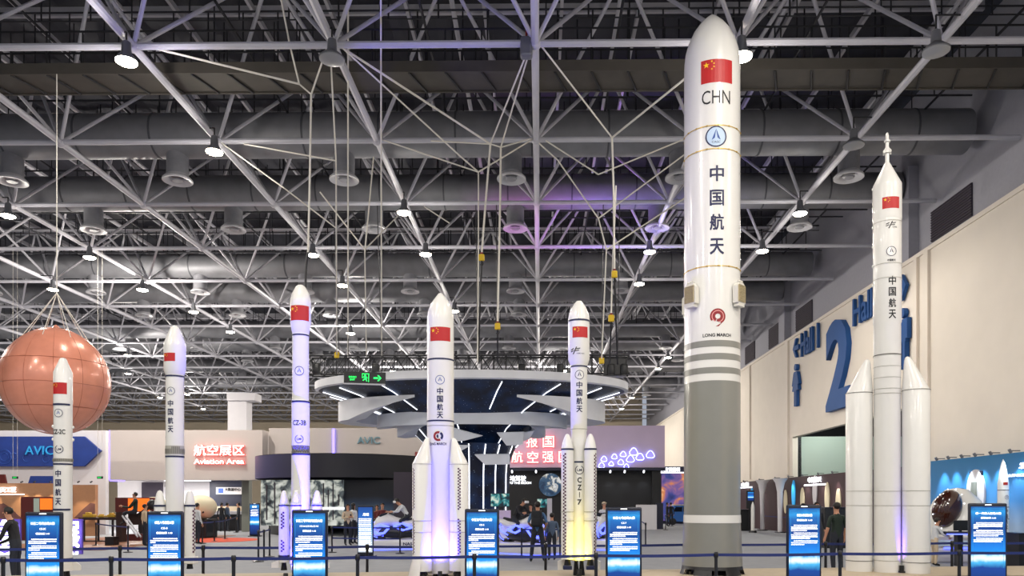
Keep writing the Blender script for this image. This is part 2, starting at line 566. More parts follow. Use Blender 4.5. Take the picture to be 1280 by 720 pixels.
for k in range(10):
    x = 13 - 5.4 * k
    tag(B().tube((x, 16, 15.0), (x, 100, 15.0), 0.04, 5).done('cable_conduit', 'pipe_dark'), 'thin black conduit running lengthways to the far end of the hall', 'pipe', 'thin black conduits under the roof')

# service catwalk across the nearest row
cw = thing('catwalk', 'brown-grey service catwalk crossing the hall nearest under the roof', 'catwalk', (-4, 21.3, 13.4))
B().box((-4, 21.3, 13.6), (38, 1.0, 0.1)).done('deck', 'catwalk', cw)
B().box((-4, 20.78, 13.66), (38, 0.06, 0.3)).done('edge_beam', 'catwalk', cw)
B().box((-4, 21.82, 13.66), (38, 0.06, 0.3)).done('edge_beam', 'catwalk', cw)
for Y in (20.8, 21.8):
    for z in (14.2, 14.7): B().tube((-23, Y, z), (15, Y, z), 0.03, 6).done('rail', 'steel_dark', cw)
for k in range(38):
    x = -22.6 + k
    b = B().tube((x, 20.8, 13.6), (x, 20.8, 14.7), 0.025, 5).tube((x, 20.8, 13.52), (x + 0.35, 21.8, 13.52), 0.035, 5).tube((x + .35, 21.8, 13.6), (x + .35, 21.8, 14.7), 0.025, 5)
    b.done('rail_post', 'steel_dark', cw)

# air ducts with drop diffusers
DUCTS = [(26.3, 14.46, 0.73, 5.81, 222, 'second roof bay, the biggest'), (31.3, 14.5, 0.69, 5.83, 117, 'third roof bay'), (41.3, 14.62, 0.63, 5.74, 120, 'fourth roof bay'),
         (46.3, 14.6, 0.65, 5.75, 180, 'fifth roof bay'), (56.3, 14.55, 0.63, 5.8, 150, 'sixth roof bay'), (61.3, 14.55, 0.63, 5.8, 220, 'seventh roof bay'),
         (71.3, 14.55, 0.63, 5.8, 150, 'eighth roof bay'), (81.3, 14.55, 0.63, 5.8, 0, 'ninth roof bay')]
for di, (Y, z, r, dx, px0, words_) in enumerate(DUCTS):
    nl = 690 * Y / 950 + 3
    t = thing('air_duct', 'long round grey air duct crossing the hall in the ' + words_, 'air duct', (-nl / 2, Y, z - r))
    b = B()
    b.tube((-nl, Y, z), (14.6, Y, z), r, 28)
    b.done('duct', 'duct', t, True)
    x = -nl + 1
    while x < 14.4:
        if di < 3: B().tube((x, Y, z), (x + 0.06, Y, z), r + 0.02, 28).done('joint_band', 'duct_band', t, True)
        x += 2.6
    xx = P(px0, 300, Y).x
    while xx > -nl: xx -= dx
    xx += dx
    while xx < 12.5:
        zb = z - r - 0.68
        d = B().lathe([(0.36, z - r + 0.1), (0.36, zb)], xx, Y, 24).done('diffuser', 'diffuser', t, True)
        B().lathe([(0.36, zb + 0.05), (0.5, zb - 0.1), (0.5, zb - 0.16), (0.34, zb - 0.12), (0.2, zb + 0.02)], xx, Y, 24, cap=False).done('flared_ring', 'diffuser_ring', d, True)
        B().lathe([(0.2, zb - 0.12), (0.16, zb - 0.16)], xx, Y, 16).done('core', 'diffuser', d, True)
        xx += dx

# high-bay lamps
def spot(name, loc, power, col, size=150, blend=0.6, rad=0.25, target=None, parent=None):
    l = bpy.data.lights.new(name, 'SPOT')
    l.energy, l.color = power, col
    l.spot_size, l.spot_blend = math.radians(size), blend
    l.shadow_soft_size = rad
    o = bpy.data.objects.new(name, l)
    COL.objects.link(o)
    o.location = loc
    if target is not None:
        o.rotation_euler = (Vector(target) - Vector(loc)).to_track_quat('-Z', 'Y').to_euler()
    if parent is not None:
        o.parent = parent
        o.location = Vector(loc) - OFF[parent.name]
    return o
def highbay(loc, label, lit=True, size=0.24, power=None, up=0.28):
    x, y, z = loc
    t = thing('high_bay_lamp', label, 'lamp', (x, y, z))
    B().lathe([(0.05, z + 0.5), (0.10, z + 0.46), (0.12, z + 0.2), (size * 1.05, z + 0.02), (size * 1.05, z)], x, y, 20, cap=False).done('shade', 'lamp_shell', t, True)
    B().lathe([(size, z + 0.015), (size, z - 0.02), (size * 0.6, z - 0.06), (0.01, z - 0.075)], x, y, 20).done('lens', 'lamp_lit' if lit else 'lamp_off', t, True)
    cxs, cys = nodeX(round((x - X0) / S)), nodeY(round((y - Y0R) / S))
    end = Vector((cxs, y, ZB)) if abs(cxs - x) < abs(cys - y) else Vector((x, cys, ZB))
    B().path([(x, y, z + 0.45), (x, y, ZB), end], 0.022, 6).done('hanger', 'steel_dark', t)
    if lit:
        for kind_, share in (('SPOT', 1.0), ('POINT', up)):
            if share <= 0: continue
            l = bpy.data.lights.new('lamp_light', kind_)
            l.energy = (power or LAMP_VIEW) * share
            l.color = LAMP_COL
            if kind_ == 'SPOT': l.spot_size, l.spot_blend = math.radians(168), 0.4
            l.shadow_soft_size = 0.16
            o = bpy.data.objects.new('lamp_light', l)
            COL.objects.link(o)
            o.parent = t
            o.location = (0, 0, -0.3)
    return t
LAMPS = [(158, 77, 1, 'big warm lit lamp hanging over the catwalk, brightest in the roof'), (268, 190, 1, 'greenish lit lamp below the first big duct, near the catwalk lamp'),
  (10, 270, 1, 'lit lamp at the edge of view above the copper balloon'), (112, 322, 1, 'lit lamp between the copper balloon and the drop diffusers above'),
  (505, 266, 1, 'lit lamp high above the rocket with four white boosters and swirl emblem'), (532, 318, 1, 'lit lamp just under the third big duct, above the swirl emblem rocket'),
  (391, 319, 1, 'lit lamp beside the rope straight above the violet-lit rocket'), (812, 315, 1, 'lit lamp beside the pulley ropes near the tallest rocket'),
  (1000, 267, 1, 'lit lamp in the gap between tallest rocket and escape-tower rocket'), (953, 314, 1, 'lit lamp close beside the upper body of the tallest rocket'),
  (927, 71, 1, 'lit lamp peeping out beside the nose of the tallest rocket'), (799, 355, 1, 'lit lamp below the pulley hooks, above the ring canopy end'),
  (428, 357, 1, 'small lit lamp beside the long white ropes above the lighting truss'), (66, 362, 1, 'small lit lamp right above the copper balloon ropes'),
  (242, 390, 1, 'small lit lamp above the second slender rocket from the wall sign'), (288, 415, 1, 'small pinkish lit lamp between the two slender rockets'),
  (568, 389, 1, 'small lit lamp touching the nose of the swirl emblem rocket'), (160, 467, 1, 'tiny lit lamp over the far booths beside the copper balloon'),
  (200, 497, 1, 'tiny lit lamp behind the second slender rocket'), (254, 511, 1, 'tiny lit lamp above the red halo sign'),
  (835, 447, 1, 'small lit lamp by the far wall next to the tallest rocket'), (823, 461, 1, 'smaller lit lamp under its neighbour by the far wall'), (790, 497, 1, 'tiny lit lamp at the end of the ring canopy'), (777, 511, 1, 'tiniest lit lamp under the ring canopy end'),
  (1170, 64, 0, 'unlit bell lamp hanging by the roof frame above the escape-tower rocket'), (1067, 182, 0, 'unlit bell lamp beside the tip of the escape tower'), (415, 74, 0, 'unlit bell lamp among the white rigging ropes')]
for px, py, lit, lab in LAMPS:
    z = 12.3 if py < 440 else 12.6
    Y = (z - CAMZ) * FOC / (PY - py)
    p = P(px, py, Y)
    highbay((p.x, p.y, p.z), lab, lit, 0.24 if lit else 0.3, LAMP_VIEW * (1.5 if py < 100 else 1.0))
k = 0
for X, Y in ((-15, -4), (-5, -4), (5, -4), (12, -4), (-20, 2.5), (-10, 2.5), (0, 2.5), (9, 2.5), (-15, 8.8), (-5, 8.8), (4.9, 8.8), (12.5, 8.8)):
    highbay((X, Y, 12.3), 'lit high-bay lamp over the visitors outside the view', True, 0.26, LAMP_KEY, 0.12)['group'] = 'lamps over the visitors'
for X, Y in ((-30, 30), (-20, 38), (-42, 45), (-30, 55), (-50, 62), (-12, 48), (-12, 62), (2, 62), (-35, 75), (-8, 80), (-60, 80), (5, 85)):
    highbay((X, Y, 12.4), 'small lit high-bay lamp deep in the hall above the booths', True, 0.26, LAMP_DEEP, 0.8)['group'] = 'lamps deep in the hall'

# ropes of the rigging
def rope(pts, lab, r=0.022, m='rope', cat='rope', hook=None):
    w = [P(*p) for p in pts]
    return tag(B().path(w, r, 6).done('rigging_rope', m, None, True), lab, cat)
R0, R1 = 18.8, 23.8
rope([(163, 53, R0), (374, 105, 19.4)], 'white rope slanting from the catwalk lamp node to the red shackle', 0.028)
rope([(350, -8, R0), (362, 55, 19.1), (374, 105, 19.4), (389, 118, 19.5)], 'thin white rope coming down past a red shackle above the violet-lit rocket')
rope([(411, 53, R0), (389, 118, 19.5)], 'short white rope from roof node to the hanging rope of the violet-lit rocket')
rope([(389, 118, 19.5), (387, 240, 19.5), (385, 316, 19.5)], 'white hanging rope over the violet-lit rocket', 0.026)
rope([(385, 316, 19.5), (383, 330, 19.4), (382, 352, 19.3), (381, 385, 19.3)], 'black chain hanging below the white rope behind the violet-lit rocket', 0.03, 'chain', 'chain')
rope([(413, 50, R0), (613, 180, 22.0)], 'thick white rope slanting down to the first pulley rope', 0.03)
rope([(425, 57, R0), (575, 195, 21.5), (598, 215, 22.3)], 'long thin white rope slanting down to a low knot above the lighting truss')
rope([(657, 70, R0), (613, 180, 22.0)], 'white rope from the roof hoist down to the first pulley rope')
rope([(660, 70, R0), (626, 184, 22.4)], 'white rope from the roof hoist down to the second pulley rope')
rope([(470, 172, R1), (598, 215, 22.3)], 'white rope from the second roof bay to the low knot')
rope([(598, 215, 22.3), (669, 172, R1)], 'short white rope rising from the low knot to the middle roof node')
rope([(537, 176, R1), (613, 180, 22.0), (626, 184, 22.4), (668, 172, R1)], 'nearly level white rope tying the two pulley ropes together')
rope([(613, 180, 22.0), (608, 240, 22.0), (602, 318, 22.0)], 'white pulley rope with red sleeves hanging down to a yellow hook', 0.03)
rope([(626, 184, 22.4), (625, 260, 22.4), (622, 404, 22.4)], 'longest white pulley rope above the swirl emblem rocket', 0.03)
rope([(598, 215, 22.3), (598, 300, 22.4), (597, 452, 23.0)], 'thin white rope hanging from the low knot to the lighting truss')
rope([(602, 326, 22.0), (600, 380, 22.2), (598, 452, 23.5)], 'black hoist chain below the first yellow hook', 0.028, 'chain', 'chain')
rope([(622, 412, 22.4), (622, 452, 24.0)], 'short black hoist chain below the second yellow hook', 0.028, 'chain', 'chain')
rope([(671, 50, R0), (765, 172, 21.0)], 'thin white rope slanting away from the middle roof node towards the tallest rocket')
rope([(765, 172, 21.0), (864, 92, R0)], 'white rope running up behind the flag of the tallest rocket', 0.028)
rope([(765, 172, 21.0), (767, 240, 21.2), (768, 340, 21.3)], 'white pulley rope nearest the tallest rocket', 0.03)
rope([(768, 346, 21.3), (770, 400, 21.8), (772, 455, 23.5)], 'black hoist chain below the hook nearest the tallest rocket', 0.028, 'chain', 'chain')
rope([(770, 232, 21.0), (765, 350, 21.4), (764, 395, 21.4)], 'white pulley rope carrying the lowest yellow hook')
rope([(764, 401, 21.4), (762, 455, 23.0)], 'short black hoist chain under the lowest yellow hook', 0.028, 'chain', 'chain')
rope([(678, 173, R1), (748, 218, 23.0)], 'thin rope from the middle roof node to the knot beside the pulley ropes')
rope([(748, 218, 23.0), (860, 172, R1)], 'thin rope from that knot up behind the tallest rocket')
rope([(667, 173, R1), (697, 200, 23.7), (748, 273, 23.4), (758, 312, 23.4), (752, 452, 24.5)], 'thin white rope bending down to the lighting truss above the pale yellow-lit rocket')
rope([(748, 273, 23.4), (860, 190, R1)], 'thin rope crossing the pulley ropes towards the tallest rocket')
rope([(758, 312, 23.4), (860, 245, 25.0)], 'lowest thin rope crossing towards the tallest rocket')
rope([(435, -10, R0), (435, 444, 26.5)], 'straight white hanging rope down to the lighting truss, beside the exit sign', 0.026)
rope([(476, -10, R0), (477, 444, 26.5)], 'straight white hanging rope above the arrow of the exit sign', 0.026)
rope([(414, 84, R0), (420, 200, 19.5), (421, 444, 26.0)], 'white rope hanging from the unlit bell lamp node to the truss end')
rope([(467, 196, R1), (456, 316, 24.0), (458, 444, 26.5)], 'thin white rope hanging from the second roof bay to the truss')
rope([(273, 176, R1), (355, 235, 23.0), (420, 285, 23.5)], 'thin grey rope slanting below the first big duct')
rope([(305, 180, R1), (420, 201, 22.5)], 'nearly level thin rope below the first big duct')
rope([(400, 240, R1), (456, 312, 24.0)], 'thin rope joining the hanging ropes above the exit sign')
rope([(456, 312, 24.0), (505, 262, 27.0)], 'thin rope rising to the lamp above the swirl emblem rocket')
rope([(530, 258, 26.0), (562, 279, 26.0)], 'short bright rope end in the third roof bay')
for px, py, Y, lab in ((602, 322, 22.0, 'yellow hoist hook, highest of the hooks over the swirl emblem rocket'), (622, 408, 22.4, 'yellow hoist hook hanging low behind the swirl emblem rocket'),
                       (768, 343, 21.3, 'yellow hoist hook, higher one near the tallest rocket'), (764, 398, 21.4, 'yellow hoist hook, lower one near the pale yellow-lit rocket'),
                       (421, 444, 26.0, 'yellow hoist hook on the end of the lighting truss'), (752, 451, 24.5, 'yellow hoist hook on the truss beside the pale yellow-lit rocket')):
    p = P(px, py, Y)
    t = thing('hoist_hook', lab, 'hook', p)
    B().bevelbox(p, (0.17, 0.09, 0.2), 0.03).done('block', 'hook_yellow', t)
    B().lathe([(0.05, p.z + 0.14), (0.03, p.z + 0.1)], p.x, p.y, 10).done('shackle', 'shackle_red', t)
    B().path([p + Vector((0, 0, -0.1)), p + Vector((0.05, 0, -0.17)), p + Vector((0.02, 0, -0.23)), p + Vector((-0.04, 0, -0.2))], 0.016, 6).done('hook', 'chain', t)
p = P(658, 60, R0)
t = thing('chain_hoist', 'small grey motor hoist hanging at the middle roof node', 'hoist', p)
B().bevelbox(p, (0.3, 0.25, 0.5), 0.06).done('motor', 'lamp_shell', t)
B().tube(p + Vector((0, 0, 0.2)), (p.x, p.y, ZB + 0.3), 0.03, 6).done('chain', 'shackle_red', t)

# ================================================================== the platform and the rockets
SL = 0.117
def Lrow(x, c): return c + SL * x
ang = math.atan(SL)
b = B()
pts = [(-13, Lrow(-13, 13.05), 0), (14.0, Lrow(14.0, 13.05), 0), (14.0, Lrow(14.0, 14.9), 0), (-13, Lrow(-13, 14.9), 0)]
b.prism(pts, (0, 0, 0.4)).done('display_platform', 'platform_top', label='long low beige platform carrying the seven rocket models', cat='platform')

CHARS = '中国航天'
def flagdecal(t, W, H, R, az, z, cx, cy):
    f = B().add(wrap(poly_bm([[(-W / 2, -H / 2), (W / 2, -H / 2), (W / 2, H / 2), (-W / 2, H / 2)]]), R, az, z, cx, cy, lift=0.003)).done('flag', 'flag_red', t)
    u = W / 30
    ps = [star_pts(-W / 2 + 5 * u, H / 2 - 5 * u, 3.0 * u)]
    for x, y, ro in ((10, 2, .4), (12, 4, .8), (12, 7, 0), (10, 9, .4)): ps.append(star_pts(-W / 2 + x * u, H / 2 - y * u, 1.1 * u, ro))
    B().add(wrap(poly_bm(ps), R, az, z, cx, cy, lift=0.006)).done('stars', 'flag_star', f)
def emblem(t, d, R, az, z, cx, cy, blue='emblem_blue', rim='ink_navy', fill=None):
    r = d / 2
    e = B().add(wrap(poly_bm([disc(r * 0.95)]), R, az, z, cx, cy, lift=0.003)).done('emblem', fill or 'paint_white', t)
    B().add(wrap(poly_bm(ring_polys(r * 0.88, r)), R, az, z, cx, cy, lift=0.006)).done('emblem_ring', rim, e)
    tri = [[(0, r * .72), (r * .42, -r * .34), (r * .12, -r * .12)], [(0, r * .72), (-r * .12, -r * .12), (-r * .42, -r * .34)], [(-r * .6, -r * .42), (-r * .2, -r * .3), (r * .2, -r * .3), (r * .6, -r * .42), (r * .3, -r * .36), (-r * .3, -r * .36)]]
    B().add(wrap(poly_bm(tri[:2]), R, az, z, cx, cy, lift=0.006)).done('arrowhead', blue, e)
    if d > 0.3: B().add(wrap(text_bm('CASC', w=r * .8, h=r * .2), R, az, z - r * .52, cx, cy, lift=0.006)).done('lettering', 'ink_navy', e)
def lm(t, d, R, az, z, cx, cy):
    r = d / 2
    e = B().add(wrap(poly_bm(ring_polys(r * 0.86, r, 0.4, 5.9)), R, az, z, cx, cy, lift=0.005)).done('emblem', 'ink_navy', t)
    B().add(wrap(text_bm('LM', w=r * 1.0, h=r * .5, bold=.01), R, az, z, cx, cy, lift=0.005)).done('lettering', 'ink_navy', e)
def swoosh(t, w, h, R, az, z, cx, cy, small=None):
    """black brush emblem of two strokes crossed by a slanted stem"""
    q = lambda l: [(x * w, y * h) for x, y in l]
    ps = [q([(-.5, .16), (-.12, .36), (-.16, .2), (-.42, .06)]), q([(.0, .24), (.5, .36), (.5, .24), (.02, .14)]), q([(-.5, -.1), (-.14, .06), (-.18, -.08), (-.44, -.2)]), q([(.0, .0), (.4, .08), (.4, -.04), (.0, -.1)]),
          q([(.1, .5), (.2, .5), (-.14, -.5), (-.26, -.5)])]
    e = B().add(wrap(poly_bm(ps), R, az, z, cx, cy, lift=0.005)).done('brush_emblem', 'ink_black', t)
    if small: B().add(wrap(text_bm(small[0], w=small[1]), R, az + small[2], z + small[3], cx, cy, lift=0.005)).done('lettering', 'ink_black', e)

class Rocket:
    def __init__(s, label, cx, Y, base_z=0.4):
        p = P(cx, 700, Y)
        s.th = math.atan2(p.x, Y)                  # the model is seen from this much to its side
        s.k = Y / FOC * math.cos(s.th)
        s.cx, s.cy, s.Y, s.cpx = p.x, Y, Y, cx
        s.t = thing('rocket_model', label, 'rocket model', (p.x, Y, base_z))
    def z(s, y, R=0): return CAMZ + (PY - y) * (s.Y - R * math.cos(s.th)) / FOC
    def r(s, px): return px * s.k
    def stage(s, name, prof, m='paint_white', seg=48):
        return B().lathe([(s.r(r), s.z(y)) for r, y in prof], s.cx, s.cy, seg).done(name, m, s.t, True)
    def az(s, px, Rpx): return math.asin(max(-1, min(1, (px - s.cpx) / Rpx))) - s.th
    def band(s, y0, y1, Rpx, m, a0=0, a1=2 * PI, name='ring_band', lift=0.006):
        R = s.r(Rpx)
        rr = R + lift
        z0, z1 = s.z(y0, R), s.z(y1, R)
        return B().lathe([(rr, z0), (rr, z1)], s.cx, s.cy, 48, cap=False, a0=a0 - s.th, a1=a1 - s.th).done(name, m, s.t, True)
    def text(s, txt, px, y, Rpx, w=None, h=None, m='ink_navy', bold=.02):
        R = s.r(Rpx)
        k = (s.Y - R) / FOC
        kw = k * math.cos(s.th)
        return B().add(wrap(text_bm(txt, w=w * kw if w else None, h=h * k if h else None, bold=bold), R, s.az(px, Rpx), s.z(y, R), s.cx, s.cy)).done('lettering', m, s.t)
    def flag(s, x0, x1, y0, y1, Rpx):
        R = s.r(Rpx)
        a0, a1 = s.az(x0, Rpx), s.az(x1, Rpx)
        H = s.z(y0, R) - s.z(y1, R)
        flagdecal(s.t, min((a1 - a0) * R, H * 1.62), H, R, (a0 + a1) / 2, (s.z(y0, R) + s.z(y1, R)) / 2, s.cx, s.cy)
    def emb(s, px, y, d, Rpx, **kw):
        R = s.r(Rpx)
        emblem(s.t, s.r(d), R, s.az(px, Rpx), s.z(y, R), s.cx, s.cy, **kw)
    def lm(s, px, y, d, Rpx):
        R = s.r(Rpx)
        lm(s.t, s.r(d), R, s.az(px, Rpx), s.z(y, R), s.cx, s.cy)
    def checks(s, az, y0, y1, Rpx, cell, cx=None, cy=None, parent=None):
        R = s.r(Rpx)
        az = az - s.th
        c = cell * s.k
        z1, z0 = s.z(y0, R), s.z(y1, R)
        n = int((z1 - z0) / c)
        ps = []
        for i in range(n):
            o = 0 if i % 2 else -c
            ps.append([(o, i * c), (o + c, i * c), (o + c, i * c + c), (o, i * c + c)])
        B().add(wrap(poly_bm(ps), R, az, z0, cx if cx is not None else s.cx, cy if cy is not None else s.cy, lift=.004)).done('checker_strip', 'check_dark', parent or s.t)
    def booster(s, az, Dpx, rpx, prof, lean=0.0, m='paint_white', ring=None, name='booster', strips=()):
        """prof: (radius px, y px); lean: how far the nose tip leans to the core (px)"""
        az = az - s.th
        bx, by = s.cx + s.r(Dpx) * math.sin(az), s.cy - s.r(Dpx) * math.cos(az)
        n = len(prof)
        sx = [-s.r(l) * math.sin(az) for l in (lean if lean else [0] * n)]
        sy = [s.r(l) * math.cos(az) for l in (lean if lean else [0] * n)]
        o = B().lathe([(s.r(r), s.z(y)) for r, y in prof], bx, by, 32, sx, sy).done(name, m, s.t, True)
        if ring:
            for y0, y1, mm in ring:
                B().lathe([(s.r(rpx) + .006, s.z(y0)), (s.r(rpx) + .006, s.z(y1))], bx, by, 32, cap=False).done('ring_band', mm, o, True)
        for (saz, y0, y1, cell) in strips: s.checks(saz, y0, y1, rpx, cell, bx, by, o)
        zb = s.z(prof[-1][1])
        if zb > 0.42:
            B().lathe([(s.r(rpx) * .35, zb + .02), (s.r(rpx) * .6, max(zb - .14, 0.41))], bx, by, 20).done('nozzle', 'nozzle', o, True)
        return o, bx, by
    def fin(s, az, r0, r1, ytop, ybot, thick=1.6, m='paint_white', sweep=0.5, bx=None, by=None):
        """swept fin standing out radially"""
        cx, cy = (bx if bx is not None else s.cx), (by if by is not None else s.cy)
        az = az - s.th
        d = Vector((math.sin(az), -math.cos(az), 0))
        n = Vector((math.cos(az), math.sin(az), 0)) * s.r(thick)
        zt, zb = s.z(ytop), s.z(ybot)
        c = Vector((cx, cy, 0))
        R0, R1 = s.r(r0), s.r(r1)
        pts = [c + d * R0 + Vector((0, 0, zt)), c + d * R1 + Vector((0, 0, zt - (zt - zb) * sweep)), c + d * R1 + Vector((0, 0, zb)), c + d * R0 + Vector((0, 0, zb))]
        return B().prism([p - n / 2 for p in pts], n).done('fin', m, s.t)

def core_support(s, r, ztop, m='nozzle'):
    """engine bell cluster that carries the core on the platform"""
    for k in range(4):
        a = PI / 4 + k * PI / 2
        x, y = s.cx + r * .5 * math.sin(a), s.cy - r * .5 * math.cos(a)
        B().lathe([(r * .2, ztop + .03), (r * .24, ztop - .05), (r * .38, 0.4)], x, y, 18).done('nozzle', m, s.t, True)

# --- slim rocket in front of the copper balloon
k = Rocket('slim white rocket model standing before the copper balloon, lettered 2C', 78.8, 12.95)
k.stage('fairing', [(0.5, 446), (3.5, 446.6), (5.4, 449), (6.4, 452), (12.5, 464.5), (12.6, 504)])
k.stage('core_stage', [(12.4, 504), (12.4, 714)])
k.flag(66.6, 83.6, 477, 491.5, 12.6)
k.band(503.3, 505.6, 12.6, 'band_navy', -1.6, .75)
k.emb(72.8, 515.5, 12, 12.6)
k.text('CZ-2C', 72.5, 539, 12.6, w=19, h=6, m='ink_black')
k.lm(73.5, 561, 12, 12.6)
k.band(572.5, 576.5, 12.5, 'seam')
R = k.r(12.5)
ps = [[(x * .02, -.022), (x * .02 + .011, -.022), (x * .02 + .011, .022), (x * .02, .022)] for x in range(-16, 17)]
B().add(wrap(poly_bm(ps), R, -.1 - k.th, k.z(574.5, R), k.cx, k.cy, lift=.012)).done('slot_row', 'seam_dark', k.t)
k.band(578.6, 580.6, 12.5, 'band_navy', -1.6, 1.5)
for i, ch in enumerate(CHARS): k.text(ch, 72.5, 591.5 + i * 11.8, 12.5, w=8.2, h=8.8)
k.band(636, 638.3, 12.5, 'band_navy', -1.6, .8)
k.band(698.6, 701, 12.5, 'band_navy')
for y in (533, 549):
    for a in (-1.45, 1.45):
        p = Vector((k.cx + k.r(13) * math.sin(a - k.th), k.cy - k.r(13) * math.cos(a - k.th), k.z(y)))
        B().ball(p, (.018, .018, .028), 10, 8).done('bolt_cover', 'paint_white', k.t, True)
for a in (1.3, 1.3 + PI / 2, 1.3 + PI, 1.3 - PI / 2): k.fin(a, 11, 24, 698, 714, 2.2, sweep=.62)
core_support(k, k.r(12), k.z(714))

# --- rocket with the two visible boosters hidden low behind its kiosk
k = Rocket('white rocket model with wider nose and red-white checked booster strip, second from the balloon', 218.6, 13.2)
k.stage('fairing', [(0.5, 406), (3.5, 406.6), (5.6, 408.4), (6.8, 411), (14.2, 429), (14.4, 432), (14.4, 462), (12, 468)])
k.stage('core_stage', [(11.9, 468), (11.9, 705)])
k.flag(205.4, 218.8, 440, 450.4, 14.4)
k.band(467.6, 469.6, 12, 'band_navy')
k.emb(213.4, 488, 11, 11.9)
for i, ch in enumerate(CHARS): k.text(ch, 213, 503.5 + i * 10.8, 11.9, w=7.6, h=8.2)
k.band(556.5, 567.5, 11.9, 'seam')
R = k.r(11.9)
ps = [[(x * .019, -.06), (x * .019 + .009, -.06), (x * .019 + .009, .06 if abs(x) < 4 else .02), (x * .019, .06 if abs(x) < 4 else .02)] for x in range(-14, 15)]
B().add(wrap(poly_bm(ps), R, .05 - k.th, k.z(562, R), k.cx, k.cy, lift=.012)).done('slot_row', 'seam_dark', k.t)
k.band(569, 571.2, 11.9, 'band_navy')
for a in (-PI / 2, PI / 2):
    nose = [(0.4, 613), (2.6, 613.8), (4.3, 617), (6.6, 628), (7.2, 632), (7.4, 702)]
    o, bx, by = k.booster(a, 19, 7.4, nose, ring=[(631, 633.2, 'band_navy')], strips=[(0.8, 634, 692, 2.6)] if a > 0 else [])
    B().bevelbox((bx, by, k.z(701)), (k.r(18), k.r(16), k.r(10)), .015).done('tail_skirt', 'paint_white', o)
core_support(k, k.r(11), k.z(705))

# --- violet-lit rocket with four short boosters
k = Rocket('violet-lit white rocket model with big flag and short boosters at its foot', 375.8, 13.4)
k.stage('fairing', [(0.5, 355), (3.6, 355.8), (6.2, 358), (8.4, 361.7), (11.3, 367.5), (13, 374), (13.2, 378), (13.2, 404), (10.6, 416.5)])
k.stage('upper_stage', [(10.6, 416.5), (10.6, 500), (11.5, 501), (11.5, 557)])
k.stage('interstage', [(10.0, 557), (10.0, 567)], 'seam')
R = k.r(10)
b = B()
for q in range(20):
    a0, a1 = q * PI / 10, (q + 1) * PI / 10
    c0 = [(R + .012) * math.sin(a0), -(R + .012) * math.cos(a0)]
    c1 = [(R + .012) * math.sin(a1), -(R + .012) * math.cos(a1)]
    b.tube((k.cx + c0[0], k.cy + c0[1], k.z(566)), (k.cx + c1[0], k.cy + c1[1], k.z(558)), .008, 4)
    b.tube((k.cx + c0[0], k.cy + c0[1], k.z(558)), (k.cx + c1[0], k.cy + c1[1], k.z(566)), .008, 4)
b.done('lattice', 'seam_dark', k.t)
k.stage('core_stage', [(11.8, 567), (11.8, 708)])
k.flag(363.6, 386, 380.5, 399.4, 13.2)
k.band(416.2, 418, 10.6, 'band_navy')
k.emb(374, 463, 12, 10.6)
k.band(500, 502.2, 11.5, 'band_navy')
k.text('CZ-3B', 374, 528, 11.5, w=18, h=6.4, m='ink_black')
k.lm(373.8, 548.5, 11, 11.5)
k.band(566.2, 568.4, 11.8, 'band_navy')
for a in (math.radians(-16), math.radians(74), math.radians(164), math.radians(-106)):
    nose = [(0.4, 613), (2.2, 613.5), (3.4, 616), (5.6, 625), (6.7, 632), (6.9, 703)]
    o, bx, by = k.booster(a, 21.8, 6.9, nose, ring=[(631, 632.6, 'band_navy'), (694, 696.5, 'band_navy')],
                          strips=[(-.25, 638, 661, 2.2), (-.25, 674, 690, 2.2)] if a < -1 else ([(0.5, 640, 690, 2.2)] if a > 1.2 and a < 2 else []))
    k.fin(a, 27, 38, 700, 710, 1.6, sweep=.35)
core_support(k, k.r(11), k.z(708))

# --- rocket with the red swirl emblem and four big boosters
k = Rocket('white rocket model with four big boosters, red swirl emblem and blue-lit middle', 550.6, 13.7)
k.stage('fairing', [(0.5, 366), (2.6, 366.8), (5.8, 371), (9.6, 376), (12.4, 380.6), (15.2, 387.5), (16.6, 395), (16.8, 400), (16.8, 448)])
k.stage('core_stage', [(16.8, 448), (16.8, 716)])
k.flag(538.2, 562.6, 408, 425.6, 16.8)
k.band(446.8, 448.8, 16.8, 'band_navy')
k.emb(550, 474.5, 11.5, 16.8, rim='emblem_blue')
for i, ch in enumerate(CHARS): k.text(ch, 550, 488.5 + i * 10, 16.8, w=7.6, h=8.2)
k.band(524.4, 526.2, 16.8, 'band_navy')
k.band(531, 531.8, 16.8, 'seam')
R = k.r(16.8)
r = k.r(6.2)
sw = B().add(wrap(poly_bm(ring_polys(r * .55, r, 2.6, 6.6, 20)), R, k.az(547.8, 16.8), k.z(545, R), k.cx, k.cy)).done('swirl_emblem', 'logo_red', k.t)
B().add(wrap(poly_bm(ring_polys(r * .5, r * .95, .5, 2.4, 12)), R, k.az(548.2, 16.8), k.z(545, R), k.cx, k.cy)).done('swirl_tail', 'ink_navy', sw)
B().add(wrap(poly_bm(ring_polys(0.001, r * .42, 3.2, 6.0, 10)), R, k.az(548.2, 16.8), k.z(545, R), k.cx, k.cy)).done('swirl_tail', 'ink_navy', sw)
k.text('LONG MARCH', 546.5, 554.6, 16.8, w=24, h=3.4, m='ink_black')
